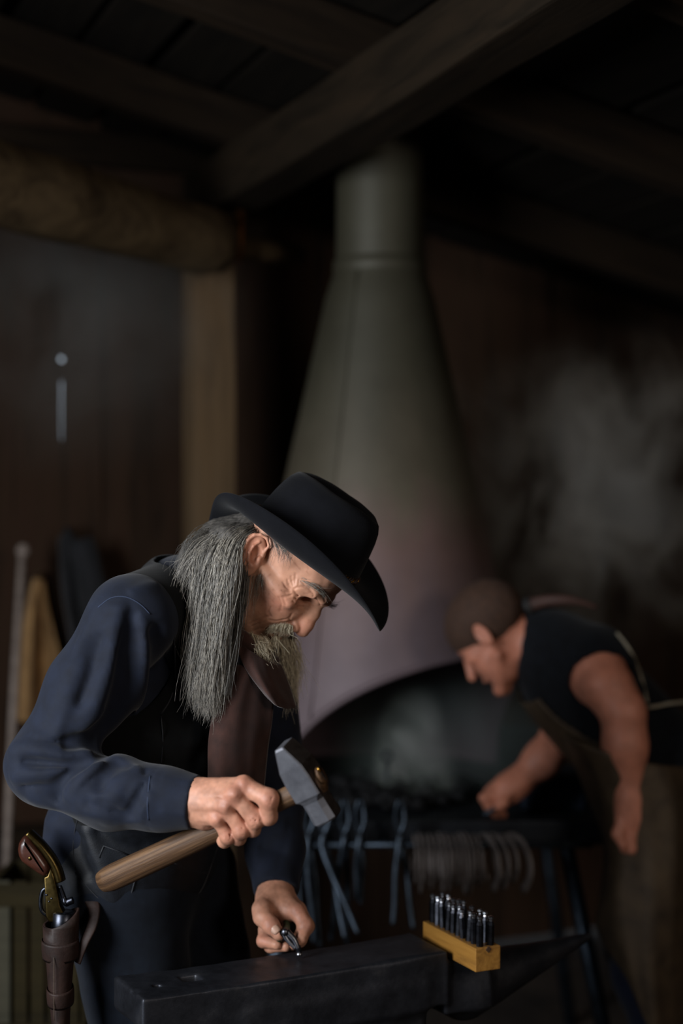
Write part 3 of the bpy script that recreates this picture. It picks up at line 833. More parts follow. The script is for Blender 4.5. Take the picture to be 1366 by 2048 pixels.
# ---------------------------------------------------------------- hat
M_felt = cloth('black_felt', '05060a', '0a0b10', 30, .9, .3, .05, 500, .12, .0008)
SMITH = thing('person', 'long-haired bearded person in black hat and vest bending over the anvil', 'person', (-.32, 2.58, 0))
HAT = bpy.data.objects.new('hat', None); COL.objects.link(HAT); HAT.parent = SMITH; HAT.matrix_parent_inverse = world_of(SMITH).inverted()
HAT['label'] = 'black felt wide-brimmed hat with curled brim'
def brim_pt(t, s):
    ci, si = math.cos(t), math.sin(t)
    xi, yi = .0985 * ci, .080 * si
    xo, yo = (.177 if ci > 0 else .150 + .03 * abs(si) ** .55) * ci, .142 * si
    back = max(0.0, -ci) ** .3 if ci < 0 else 0.0
    w = abs(si) ** (1.2 * (1 - back) + .55 * back)
    x = xi + (xo - xi) * s; y = yi + (yo - yi) * s
    y -= np.sign(si) * w * .010 * s ** 4
    zs = -.012 - .002 * math.sin(math.pi * s) + .039 * s ** 2
    zf = -.012 - (.032 * (1 - back) + .078 * back) * s ** 1.25
    return Vector((x, y, zs * w + zf * (1 - w)))
NT, NS = 120, 16
V, Q = [], []
for side in (0, 1):
    for i in range(NT):
        t = 2 * math.pi * i / NT
        for j in range(NS):
            s = j / (NS - 1); p0 = brim_pt(t, s); e = 1e-3
            n = (brim_pt(t + e, s) - brim_pt(t - e, s)).cross(brim_pt(t, min(1, s + e)) - brim_pt(t, max(0, s - e))).normalized()
            if n.z < 0: n = -n
            th_ = .0016 * (1 if s < .97 else .5)
            V.append(p0 + n * (th_ if side == 0 else -th_))
Hh = NT * NS
for i in range(NT):
    k = (i + 1) % NT
    for j in range(NS - 1):
        a, b_, c, d = i * NS + j, k * NS + j, k * NS + j + 1, i * NS + j + 1
        Q.append((a, b_, c, d)); Q.append((Hh + a, Hh + d, Hh + c, Hh + b_))
    for j in (0, NS - 1): Q.append((i * NS + j, k * NS + j, Hh + k * NS + j, Hh + i * NS + j))
me = mesh_np('brim', V, Q); me.transform(MH); link('brim', me, M_felt, HAT)
# crown: open dome with a crease along the top
prof = [(0, 1.0, 1.0), (.012, .997, .99), (.03, .975, .965), (.05, .945, .93), (.07, .905, .885), (.085, .86, .84), (.097, .80, .77), (.104, .72, .68), (.107, .6, .56), (.107, .42, .40), (.106, .22, .2), (.1055, 0, 0)]
V, Q = [], []; NC = 96
for (z, sx, sy) in prof:
    for k in range(NC):
        t = 2 * math.pi * k / NC; x, y = .0985 * sx * math.cos(t), .080 * sy * math.sin(t)
        crease = math.exp(-(y / .022) ** 2) * max(0, min(1, (z - .05) / .05)) * max(0, 1 - (x / .085) ** 2)
        pinch = math.exp(-((x - .062) / .025) ** 2) * math.exp(-((z - .085) / .03) ** 2) * .008
        zz = -.012 + z - .018 * crease + .005 * max(0, x / .08) * (z / .1)
        y -= np.sign(y) * min(abs(y), pinch)
        wob = .0012 * math.sin(3 * t + z * 40) + .0008 * math.sin(7 * t - z * 60)
        V.append(Vector((x * (1 + wob * 8), y * (1 + wob * 8), zz)))
for i in range(len(prof) - 1):
    for k in range(NC): Q.append((i * NC + k, i * NC + (k + 1) % NC, (i + 1) * NC + (k + 1) % NC, (i + 1) * NC + k))
me = mesh_np('crown', V, Q); me.transform(MH); link('crown', me, M_felt, HAT)
# plaited cord round the crown
M_cord = plain('dark_plaited_cord', '2a1c16', .6); M_gold = metal('gold_thread', '8a6425', 'b98a3a', 80, (.3, .5))
for j in range(3):
    ln = []
    for k in range(181):
        t = 2 * math.pi * k / 180; tw = 26 * t + 2.094 * j
        ln.append(MH @ Vector(((.0998 + .0022 * math.cos(tw)) * math.cos(t), (.0812 + .0022 * math.cos(tw)) * math.sin(t), -.003 + .004 * math.sin(tw))))
    V, Q = tube_vf(ln, .0018 if j else .0013, 6)
    link('band_strand', mesh_np('band_strand', V, Q), M_gold if j == 0 else M_cord, HAT)
# ================================================================ the old smith: hands
HB = P(205, 1764, 2.30); HE = P(612, 1577, 2.13)             # hammer handle: butt end, eye of the head
HDIR = (HE - HB).normalized()
def T(*p): return tuple(P(*p))
def rhand(p):
    wr = {'i': (398, 1577, 2.196), 'm': (394, 1592, 2.186), 'r': (390, 1611, 2.187), 'l': (388, 1632, 2.197)}
    mcp = {'i': (486, 1571, 2.154), 'm': (468, 1588, 2.148), 'r': (452, 1610, 2.154), 'l': (435, 1634, 2.166)}
    d = None
    for k in 'imrl':
        e = sd_cap(p, T(*wr[k]), T(*mcp[k]), .0155, .0122); d = e if d is None else smin(d, e, .012)
    d = smin(d, sd_cap(p, T(400, 1600, 2.205), T(450, 1605, 2.185), .022, .018), .012)         # palm
    d = smin(d, sd_chain(p, [T(250, 1586, 2.24), T(370, 1604, 2.212), T(398, 1604, 2.203)], [.036, .028, .027], .02), .016)
    d = smin(d, sd_cap(p, T(412, 1642, 2.195), T(436, 1640, 2.19), .014, .012), .010)          # heel of the hand
    kn = {'i': (488, 1568, 2.151), 'm': (470, 1587, 2.144), 'r': (453, 1611, 2.150), 'l': (436, 1636, 2.162)}
    for k in 'imrl': d = smin(d, sd_ell(p, T(*kn[k]), (.0125, .0125, .0125)), .006)
    ten = None
    for k, o in (('i', -3), ('m', -2), ('r', -1), ('l', 0)):                                    # tendons on the back of the hand
        a = P(*wr[k]); b_ = P(*kn[k]); a.y -= .0125; b_.y -= .0098
        m_ = a.lerp(b_, .5); e = sd_chain(p, [tuple(a), tuple(m_), tuple(b_)], [.0022, .0030, .0032], .002)
        ten = e if ten is None else np.minimum(ten, e)
    d = smin(d, ten, .005)
    vein = sd_chain(p, [T(402, 1588, 2.169), T(420, 1594, 2.158), T(436, 1592, 2.146), T(455, 1600, 2.139)], [.001, .0016, .0016, .001], .001)
    vein = np.minimum(vein, sd_chain(p, [T(404, 1622, 2.175), T(420, 1612, 2.16), T(440, 1618, 2.151)], [.001, .0015, .001], .001))
    d = smin(d, vein, .002)
    fing = {'i': [(mcp['i']), (538, 1598, 2.137), (537, 1633, 2.147), (522, 1641, 2.172)],
            'm': [(mcp['m']), (512, 1637, 2.148), (505, 1658, 2.165), (488, 1654, 2.192)],
            'r': [(mcp['r']), (483, 1660, 2.158), (477, 1675, 2.176), (462, 1666, 2.203)],
            'l': [(mcp['l']), (456, 1672, 2.170), (449, 1682, 2.186), (438, 1674, 2.210)]}
    rad = {'i': (.0132, .0138, .0122, .0095), 'm': (.0120, .0128, .0112, .009), 'r': (.0112, .0118, .0105, .0085), 'l': (.0102, .0108, .0095, .008)}
    ff = None
    for k in 'imrl':
        pts = [T(*q) for q in fing[k]]; e = sd_chain(p, pts, rad[k], .006)
        # slight waist between the joints
        a, b_ = np.array(pts[0]), np.array(pts[1]); m_ = a * .5 + b_ * .5
        e = smin(e, sd_ell(p, pts[1], (rad[k][1] * 1.0,) * 3), .004)
        dr_ = (P(*fing[k][1]) - P(*fing[k][0])).normalized(); sd_ = dr_.cross(Vector((0, 1, 0))).normalized() * rad[k][1]
        for t, cr in ((.93, .0007), (1.0, .0009), (1.07, .0006)):                               # skin creases at the middle joint
            c = P(*fing[k][0]).lerp(P(*fing[k][1]), t); rr_ = rad[k][1] * .99
            arc = [tuple(c + sd_ * .99 * math.sin(u) - Vector((0, rr_ * math.cos(u), 0))) for u in (-.8, -.4, 0, .4, .8)]
            e = smax(e, -sd_chain(p, arc, [cr * .4, cr, cr, cr, cr * .4], .0005), .0014)
        ff = e if ff is None else smin(ff, e, .0012)
    d = smin(d, ff, .005)
    th_ = [T(402, 1582, 2.222), T(446, 1588, 2.232), T(492, 1594, 2.218), T(528, 1596, 2.192)]
    d = smin(d, sd_chain(p, th_, (.018, .0155, .0135, .010), .006), .006)
    hx = sd_cap(p, tuple(HB), tuple(HE), .0172, .0150)                                          # skin gives way to the handle
    d = smax(d, -hx, .002)
    return d + .0005 * vnoise(p, 240) + .0007 * vnoise(p, 90)
V_, Q_ = sdf_mesh(None, rhand, tuple(A(*P(240, 1700, 2.20)) - A(.01, .12, 0)), tuple(A(*P(562, 1530, 2.20)) + A(.01, .09, 0)), .0013)
def hand_col(V, knuck):
    c = np.tile(A(*lin('b6846c')), (len(V), 1))
    for k in knuck: c = mixc(c, .6 * np.clip(1 - np.linalg.norm(V - A(*k), axis=1) / .022, 0, 1), lin('a86c59'))
    return c * (1 + .4 * vnoise(V, 80) + .25 * vnoise(V, 220))[:, None]
BODY.append((V_, Q_, hand_col(V_, [T(488, 1568, 2.14), T(470, 1587, 2.135), T(453, 1611, 2.14), T(436, 1636, 2.15), T(538, 1600, 2.125), T(512, 1637, 2.137), T(483, 1660, 2.147), T(456, 1672, 2.16)])))

PIV = P(570, 1863, 2.449); TIPP = P(594, 1898, 2.443)         # pliers: pivot and jaw tips
GRIPS = ([PIV, P(560, 1874, 2.462), P(556, 1884, 2.476), P(548, 1880, 2.49)], [PIV, P(573, 1856, 2.470), P(572, 1845, 2.49)])
HS = Vector((P(598, 1913, 2.4535).x, 2.452, AZ + .003)) if 'AZ' in globals() else P(598, 1913, 2.4535)   # foot of the held stamp
def plier_room(p):
    d = sd_cap(p, tuple(PIV), tuple(TIPP), .0095, .005)
    d = np.minimum(d, sd_cap(p, (HS.x - .0055, HS.y + .0055, HS.z + .033), tuple(HS), .0045, .0045))
    for g_ in GRIPS: d = np.minimum(d, sd_chain(p, [tuple(v) for v in smooth_line(g_, 3)], [.0052] * 20, .001))
    return d
def lhand(p):
    d = sd_chain(p, [T(556, 1640, 2.64), T(551, 1745, 2.565), T(551, 1785, 2.535), T(556, 1805, 2.522)], [.036, .028, .026, .027], .02)
    mc = [((560, 1795, 2.525), (594, 1823, 2.488)), ((556, 1795, 2.535), (596, 1820, 2.515)), ((548, 1795, 2.54), (582, 1825, 2.53)), ((540, 1797, 2.54), (565, 1832, 2.535))]
    for a, b_ in mc: d = smin(d, sd_cap(p, T(*a), T(*b_), .017, .0135), .012)
    d = smin(d, sd_cap(p, T(545, 1800, 2.515), T(575, 1825, 2.50), .020, .016), .012)
    d = smin(d, sd_cap(p, T(535, 1797, 2.515), T(524, 1822, 2.482), .019, .016), .012)           # thumb root
    fs = [([(594, 1823, 2.488), (611, 1850, 2.474), (600, 1876, 2.462), (589, 1889, 2.456)], (.0135, .0122, .0105, .0085)),
          ([(596, 1820, 2.515), (614, 1852, 2.505), (600, 1880, 2.490), (585, 1890, 2.476)], (.013, .0118, .0105, .0085)),
          ([(570, 1835, 2.525), (532, 1858, 2.500), (527, 1882, 2.484), (553, 1889, 2.466)], (.012, .0115, .0105, .0085)),
          ([(568, 1842, 2.535), (538, 1880, 2.503), (541, 1893, 2.488), (572, 1893, 2.470)], (.011, .0105, .0098, .0082))]
    ff = None
    for pts, r in fs:
        e = sd_chain(p, [T(*q) for q in pts], r, .006); ff = e if ff is None else smin(ff, e, .0012)
    tb = sd_chain(p, [T(524, 1818, 2.484), T(526, 1834, 2.474), T(541, 1850, 2.460), T(557, 1868, 2.453)], (.0165, .015, .0135, .0105), .006)
    ff = smin(ff, tb, .0012)
    d = smin(d, ff, .0045)
    d = smax(d, -sd_chain(p, [T(528, 1803, 2.463), T(545, 1803, 2.463), T(556, 1812, 2.468), T(562, 1822, 2.468)], [.001, .0016, .0016, .001], .001), .003)
    d = smax(d, -plier_room(p), .0012)                              # fingers close round the pliers
    return d + .0005 * vnoise(p, 240) + .0007 * vnoise(p, 90)
V_, Q_ = sdf_mesh(None, lhand, tuple(A(*P(500, 1915, 2.55)) - A(.01, .12, 0)), tuple(A(*P(622, 1625, 2.55)) + A(.02, .14, 0)), .0014)
BODY.append((V_, Q_, hand_col(V_, [T(611, 1850, 2.465), T(594, 1823, 2.478), T(541, 1850, 2.45), T(527, 1882, 2.475)])))
# nails
M_nail = plain('fingernail', 'c09a86', .35)
def nail(name, c, tip, nrm, w, l):
    c = Vector(c); x = (Vector(tip) - c).normalized(); m = frame(c, x, nrm)
    V, Q = [], []
    for i in range(7):
        for j in range(7):
            u, v_ = i / 6 - .5, j / 6 - .5
            rr_ = 1 - .35 * max(0, abs(u) - .25) * 4 * (abs(v_) * 2) ** 2
            V.append(m @ Vector((u * l, v_ * w * rr_, -.5 * w * (v_ * 2) ** 2 * .45 - .0004 * (u * 2) ** 2)))
    for i in range(6):
        for j in range(6): Q.append((i * 7 + j, i * 7 + j + 1, (i + 1) * 7 + j + 1, (i + 1) * 7 + j))
    me = mesh_np(name, V, Q); o = link(name, me, M_nail, SMITH)
    md = o.modifiers.new('thick', 'SOLIDIFY'); md.thickness = .0007; return o
tc0 = hit(lhand, 549, 1857, 2.3); e = .002
def grad(f, c):
    c = A(*c); g = [float(f((c + A(*[(e if i == j else 0) for j in range(3)]))[None])[0] - f((c - A(*[(e if i == j else 0) for j in range(3)]))[None])[0]) for i in range(3)]
    return Vector(g).normalized()
gn = grad(lhand, tc0)
nail('thumbnail', tc0 + gn * .0006, tc0 + (P(557, 1868, 2.453) - P(541, 1850, 2.460)), gn, .0145, .016)

# ---------------------------------------------------------------- hammer
M_hick = wood('worn_hickory', '170e08', '4d3622', (5, 130, 130), .55, .45, c3='7a5c3e', spec=.4)
M_hsteel = metal('hammer_steel', '4c4d53', '66676d', 22, (.42, .6), .55, .2, .0006)
M_hedge = metal('hammer_scale_steel', '4a4240', '6b625e', 30, (.35, .6), .9, .4, .001)
HAM = thing('hammer', 'cross-peen hammer with a worn hickory handle gripped by the hatted person', 'hammer', tuple(HB))
npts, nr = [], []
for i in range(30):
    t = i / 29; npts.append(HB.lerp(HE + HDIR * .028, t))
    nr.append(float(np.interp(t, [0, .02, .06, .35, .62, .8, .86, .93, 1], [.0165, .0195, .0205, .0195, .0165, .0145, .0150, .0165, .0155])))
V, Q = tube_vf(npts, nr, 24, True, .84, Vector((0, -.3, 1)))
MHn = frame(HB, HDIR); MHi = MHn.inverted()
o = link('handle', mesh_np('handle', [MHi @ v for v in V], Q), M_hick, HAM); o.matrix_basis = MHn
pu = P(580, 1482, 2.105); pd = P(640, 1652, 2.125)
hz_ = (pu - pd); hz_ = (hz_ - HDIR * hz_.dot(HDIR)).normalized()        # head axis: struck face to peen
hn = HDIR.cross(hz_).normalized()
if hn.y > 0: hn = -hn                                                   # cheek normal towards the doorway
MHm = Matrix((HDIR, hn, hz_)).transposed().to_4x4(); MHm.translation = HE + HDIR * .006 + hz_ * .009
# outline in the (handle, head-axis) plane of each cheek, then depth across
def head_ring(z):
    """half extents at a height along the head axis: along handle, across, corner cut"""
    zs = [-.062, -.059, -.040, -.027, -.0215, -.018, .010, .029, .059, .062]
    a = [.0170, .0188, .0180, .0182, .0195, .0214, .0214, .0196, .0085, .0070]
    b_ = [.0175, .0192, .0186, .0186, .0200, .0215, .0215, .0212, .0195, .0180]
    c = [.0075, .0075, .0075, .0072, .0050, .0022, .0020, .0020, .0016, .0014]
    return np.interp(z, zs, a), np.interp(z, zs, b_), np.interp(z, zs, c)
V, Q = [], []; zs = [-.062, -.0605, -.059, -.040, -.030, -.027, -.0235, -.0215, -.018, .010, .029, .059, .0605, .062]
for z in zs:
    a, b_, ch = head_ring(z)
    ring = []
    for sx, sy in ((1, 1), (-1, 1), (-1, -1), (1, -1)):
        cx, cy = a * sx, b_ * sy
        e1_, e2_ = Vector((cx - sx * ch, cy, z)), Vector((cx, cy - sy * ch, z))
        if sx * sy > 0: e1_, e2_ = e2_, e1_
        ring += [e1_, e2_]
    V += [MHm @ v for v in ring]
n = 8
for i in range(len(zs) - 1):
    for k in range(n): Q.append((i * n + k, i * n + (k + 1) % n, (i + 1) * n + (k + 1) % n, (i + 1) * n + k))
Q.append(tuple(range(n))[::-1]); Q.append(tuple(range((len(zs) - 1) * n, len(zs) * n)))
me = mesh_np('head', V, Q, False); me.materials.append(M_hsteel); me.materials.append(M_hedge)
bm = bmesh.new(); bm.from_mesh(me); bmesh.ops.recalc_face_normals(bm, faces=bm.faces); bm.to_mesh(me); bm.free()
for p_ in me.polygons:
    if abs(p_.normal.dot(hn)) < .35 and abs(p_.normal.dot(hz_)) < .8: p_.material_index = 1
link('head', me, None, HAM)
c0 = MHm @ Vector((.0262, 0, 0))
wv, wq = tube_vf([c0 - HDIR * .002, c0 + HDIR * .0025], .0125, 16, True, .8, hz_)
link('handle_end', mesh_np('handle_end', wv, wq), M_hick, HAM)
box('wedge', frame(c0 + HDIR * .002, hz_, HDIR), (.018, .0035, .005), M_shiny if 'M_shiny' in globals() else M_hsteel, HAM, .0005)
wv, wq = lathe_vf([(.001, .004), (.004, .004), (.0045, .003), (.0045, 0)], 14, frame(c0 + HDIR * .0005 + hz_ * .008, hn, HDIR))
link('wedge_ring', mesh_np('wedge_ring', wv, wq), metal('brass_wedge', 'a07830', 'd0a050', 50, (.2, .35)), HAM)

# ---------------------------------------------------------------- pliers and the stamp they hold
M_green = plain('green_grip', '1f3a22', .45); M_plier = metal('plier_steel', '55575e', '7d8088', 40, (.28, .45), 1.0, .2, .0005)
PL = thing('pliers', 'small steel pliers with green grips pinched in the gloveless hand on the anvil', 'pliers', tuple(P(570, 1868, 2.46)))
PL['label'] = 'small steel pliers with green grips held over the anvil face'
piv, tipp = PIV, TIPP
for nm, off in (('jaw', Vector((-.004, .001, 0))), ('jaw', Vector((.005, -.001, 0)))):
    ln = smooth_line([piv + off * .6, piv.lerp(tipp, .45) + off * 1.3, tipp + off * .45], 5)
    tube(nm, ln, list(np.linspace(.0062, .0034, len(ln))), M_plier, PL, 10, .75)
V, Q = tube_vf([piv + Vector((0, -.0075, 0)), piv + Vector((0, .006, 0))], .0055, 12); link('pivot', mesh_np('pivot', V, Q), M_plier, PL)
for ln in GRIPS:
    ln = smooth_line(ln, 5); tube('grip', ln, [.005] * 3 + [.0058] * (len(ln) - 4) + [.005], M_green, PL, 10)
wp = thing('held_stamp', 'short bright steel stamp stood on the anvil face in the plier jaws', 'letter stamp', tuple(P(598, 1915, 2.4535)))
b0 = HS
tube('shank', [b0 + Vector((-.004, .004, .024)), b0 + Vector((0, 0, .004))], .0046, M_plier, wp, 8)
tube('struck_end', [b0 + Vector((0, 0, .0045)), b0 + Vector((.0003, 0, .0018)), b0 + Vector((.0004, -.0003, .0)), b0 + Vector((.0006, -.0004, -.002))], [.0034, .0052, .0054, .0045], M_shiny if 'M_shiny' in globals() else M_hsteel, wp, 12)
# ================================================================ the old smith: body and clothes
PC = Vector((-.35, 2.575, .93)); NB = Vector((-.262, 2.49, 1.36))
tU = (NB - PC).normalized(); tF = Vector((.87, -.5, 0)); tF = (tF - tU * tF.dot(tU)).normalized(); tL = tU.cross(tF)
TR = np.array([tuple(tF), tuple(tL), tuple(tU)], np.float32)
RS = P(264, 1238, 2.335); RE = P(88, 1532, 2.29); RW = P(392, 1606, 2.205)
LS = Vector((-.150, 2.63, 1.285)); LE = P(548, 1560, 2.69); LW = P(551, 1780, 2.54)
def torso(p):
    d = sd_ell(p, tuple(NB - tU * .20), (.118, .165, .20), TR)
    d = smin(d, sd_ell(p, tuple(PC + tU * .13), (.130, .150, .17), TR), .06)
    d = smin(d, sd_ell(p, tuple(PC - tU * .02), (.122, .160, .14), TR), .06)
    d = smin(d, sd_cap(p, tuple(RS), tuple(NB), .060, .058), .05)
    d = smin(d, sd_cap(p, tuple(LS), tuple(NB), .060, .058), .05)
    return d
def rsleeve(p, g=0.0):
    return sd_chain(p, [tuple(RS), T(183, 1375, 2.315), tuple(RE), T(225, 1583, 2.25), T(322, 1597, 2.222), T(396, 1606, 2.204)],
                    [.068 + g, .064 + g, .053 + g, .052 + g, .042 + g, .0395 + g], .03)
def lsleeve(p, g=0.0):
    return sd_chain(p, [tuple(LS), tuple(LE), T(551, 1700, 2.60), T(552, 1783, 2.538)], [.064 + g, .056 + g, .046 + g, .038 + g], .03)

# the body under the clothes
def under(p):
    d = torso(p) + .016
    d = smin(d, sd_chain(p, [tuple(RS), tuple(RE), T(360, 1603, 2.214)], [.052, .040, .028], .03), .03)
    d = smin(d, sd_chain(p, [tuple(LS), tuple(LE), T(551, 1740, 2.57)], [.052, .040, .028], .03), .03)
    d = smin(d, sd_cap(p, tuple(NB), tuple(HW(-.04, 0, -.09)), .045, .038), .02)
    for hip, kn, an in (((-.365, 2.52, .88), (-.30, 2.54, .49), (-.36, 2.62, .10)), ((-.285, 2.66, .88), (-.20, 2.66, .49), (-.25, 2.78, .10))):
        d = smin(d, sd_chain(p, [hip, kn, an], [.078, .056, .040], .03), .03)
        d = smin(d, sd_cap(p, (an[0], an[1], .05), (an[0] + .10, an[1] - .065, .035), .035, .028), .02)
    return d
V_, Q_ = sdf_mesh(None, under, (-.6, 2.1, 0.003), (.1, 2.95, 1.5), .009)
BODY.append((V_, Q_, np.tile(A(*lin('b27a5c')), (len(V_), 1))))
off, Va, Qa, Ca = 0, [], [], []
for v_, q_, c_ in BODY:
    Va.append(v_); Qa.append(q_ + off); Ca.append(c_); off += len(v_)
me = mesh_quads('body', np.concatenate(Va), np.concatenate(Qa)); set_col(me, np.concatenate(Ca)); BODY_DONE = True
link('body', me, M_skin, SMITH)

# ---------------------------------------------------------------- shirt with folds
M_shirt = cloth('navy_cotton', '0a101d', '101829', 40, .8, .2, .08, 1400, .25, .0004)
M_vest = cloth('black_wool_vest', '090a0b', '101112', 50, .9, .25, .05, 900, .15)
M_leath = cloth('black_leather_panel', '0e1014', '181b21', 70, .55, .35, 0, 500, .3, .0008)
def shirt0(p):
    d = smin(torso(p), rsleeve(p), .025)
    return smin(d, lsleeve(p), .02)
FOLDS = []
def fold(px_pts, amp, w, base=None):
    """a crease following the cloth through these sight points: amp > 0 ridge, < 0 valley; w its half width"""
    h_ = hits(base or shirt0, px_pts, 2.0, 2.9)
    if len(h_) > 1: FOLDS.append((np.array([tuple(v) for v in smooth_line(h_, 4)], np.float32), amp, w))
def dist_line(p, pts):
    """distance to the polyline and position along it (0..1)"""
    best = np.full(len(p), 9., np.float32); tt = np.zeros(len(p), np.float32); n = len(pts) - 1
    for i in range(n):
        a, b_ = pts[i], pts[i + 1]; ba = b_ - a
        h = np.clip(((p - a) @ ba) / max(float(ba @ ba), 1e-12), 0, 1)
        e = np.linalg.norm(p - a - h[:, None] * ba, axis=1); m = e < best
        best[m] = e[m]; tt[m] = (i + h[m]) / n
    return best, tt
def creases(p, d, folds):
    for pts, amp, w in folds:
        c = pts.mean(0); R_ = np.linalg.norm(pts - c, axis=1).max() + 3 * w
        m = np.linalg.norm(p - c, axis=1) < R_
        if not m.any(): continue
        e, t = dist_line(p[m], pts)
        d[m] -= (1.75 if w > .0095 else 1.3) * amp * np.exp(-(e / (w * .92)) ** 1.12) * np.clip(np.minimum(t, 1 - t) * 5 + .15, 0, 1)
    return d
fold([(243, 1204), (232, 1270), (218, 1340), (192, 1410), (160, 1470)], .013, .016)
fold([(262, 1214), (258, 1290), (246, 1370), (222, 1440), (196, 1490)], -.020, .020)
fold([(280, 1222), (290, 1290), (286, 1360), (270, 1440)], .010, .013)
fold([(306, 1245), (316, 1310), (308, 1390)], -.010, .012)
fold([(225, 1182), (182, 1245), (148, 1320), (120, 1390), (84, 1460)], .006, .016)
fold([(205, 1262), (184, 1340), (154, 1420)], -.008, .015)
fold([(172, 1310), (140, 1400), (112, 1474)], .006, .010)
fold([(188, 1220), (160, 1280), (140, 1330)], -.004, .008)
fold([(18, 1506), (44, 1496), (90, 1504), (150, 1514), (190, 1500)], .013, .013)
fold([(40, 1522), (90, 1526), (140, 1528), (200, 1508), (240, 1490)], -.013, .010)
fold([(120, 1488), (160, 1484), (205, 1478)], -.010, .012)
fold([(20, 1556), (60, 1548), (105, 1545), (150, 1536)], .010, .012)
fold([(122, 1612), (114, 1582), (126, 1556), (156, 1532), (186, 1520)], -.014, .010)
fold([(140, 1606), (150, 1576), (176, 1548), (212, 1520)], .012, .012)
fold([(200, 1590), (206, 1556), (222, 1532), (246, 1518)], -.012, .011)
fold([(222, 1608), (238, 1576), (262, 1550), (288, 1538)], .011, .011)
fold([(262, 1626), (276, 1596), (290, 1562)], -.008, .008)
fold([(280, 1640), (290, 1610), (302, 1580)], .006, .008)
fold([(50, 1590), (110, 1606), (180, 1622), (250, 1636)], .009, .014)
fold([(165, 1604), (215, 1622), (275, 1630)], -.007, .008)
fold([(255, 1188), (285, 1176), (322, 1170)], .004, .010)
for px_, am, w_ in (([(246, 1212), (226, 1262), (204, 1300), (190, 1345)], .005, .006), ([(262, 1230), (268, 1290), (262, 1350)], .006, .006), ([(150, 1345), (128, 1400), (98, 1450)], .004, .006),
                    ([(60, 1470), (110, 1472), (170, 1450), (215, 1415)], .007, .008), ([(40, 1484), (100, 1484), (160, 1470), (220, 1440)], -.006, .006),
                    ([(100, 1462), (150, 1440), (190, 1410)], .004, .006), ([(90, 1540), (130, 1538), (175, 1522)], .005, .006), ([(36, 1572), (80, 1570), (112, 1580)], -.005, .006),
                    ([(150, 1590), (180, 1560), (226, 1525)], -.005, .005), ([(186, 1604), (206, 1580), (236, 1552)], .005, .006), ([(240, 1622), (262, 1590), (284, 1556)], .005, .006),
                    ([(252, 1540), (272, 1545), (296, 1548)], -.004, .005), ([(250, 1560), (274, 1570), (296, 1572)], .004, .005), ([(244, 1596), (268, 1604), (294, 1604)], -.004, .005), ([(200, 1640), (240, 1644), (290, 1640)], .004, .006),
                    ([(320, 1555), (350, 1560), (385, 1566)], .0015, .008), ([(318, 1620), (350, 1628), (382, 1632)], .0015, .008), ([(205, 1200), (176, 1250), (152, 1296)], .003, .006)): fold(px_, am, w_)
for k in range(5): fold([(500 + 4 * k, 1490 + 50 * k), (535, 1510 + 46 * k), (575, 1500 + 52 * k)], .008 if k % 2 else -.009, .012)
def shirt(p):
    d = creases(p, shirt0(p), FOLDS)
    # billow above the belt at the back
    d = smin(d, sd_chain(p, [T(150, 1600, 2.50), T(135, 1650, 2.47), T(128, 1690, 2.475), T(150, 1730, 2.48)], [.03, .032, .03, .02], .02), .03)
    # cuffs: a step where the band starts, open end round the wrist
    ax = (P(396, 1606, 2.204) - P(322, 1597, 2.222)); L_ = ax.length; ax = A(*(ax / L_)); u = (p - A(*P(322, 1597, 2.222))) @ ax
    near_r = np.linalg.norm(p - A(*P(360, 1601, 2.213)), axis=1) < .08
    d = np.where(near_r & (np.abs(u + .002) < .0012), d + .0012, d)
    d = np.where(near_r, np.maximum(d, u - L_ * .98), d)
    d = np.where(near_r & (u > L_ * .55), np.maximum(d, -(sd_cap(p, T(330, 1598, 2.22), T(410, 1608, 2.2), .031, .031))), d)
    ax = (P(552, 1783, 2.538) - P(551, 1700, 2.60)); L2 = ax.length; ax = A(*(ax / L2)); u = (p - A(*P(551, 1700, 2.60))) @ ax
    near_l = np.linalg.norm(p - A(*P(551, 1760, 2.55)), axis=1) < .09
    d = np.where(near_l, np.maximum(d, u - L2 * 1.0), d)
    d = np.where(near_l & (u > L2 * .5), np.maximum(d, -sd_cap(p, T(551, 1720, 2.585), T(553, 1800, 2.525), .030, .030)), d)
    neck = sd_cap(p, tuple(NB), tuple(HW(-.05, 0, -.06)), .050, .05)
    return d + .0035 * vnoise(p, 14) + .0018 * vnoise(p, 34)
me, V_ = sdf_mesh('shirt', shirt, (-.62, 2.08, .80), (.06, 2.86, 1.50), .0038)
SH = link('shirt', me, M_shirt, SMITH)
# stitched seams: yoke, armscye, cuff
M_seam = plain('seam_thread', '1d2940', .8)
def seam(name, f, pts, r, mat, parent, off=.0, k=4, y0=1.9, y1=3.0):
    h_ = hits(f, pts, y0, y1, off)
    if len(h_) < 2: return None
    return tube(name, smooth_line(h_, k), r, mat, parent, 6)
seam('sleeve_seam', shirt, [(196, 1215), (222, 1196), (252, 1194), (280, 1208), (300, 1228)], .0011, M_seam, SH)
seam('cuff_seam', shirt, [(300, 1552), (297, 1580), (295, 1610), (297, 1640)], .0011, M_seam, SH)
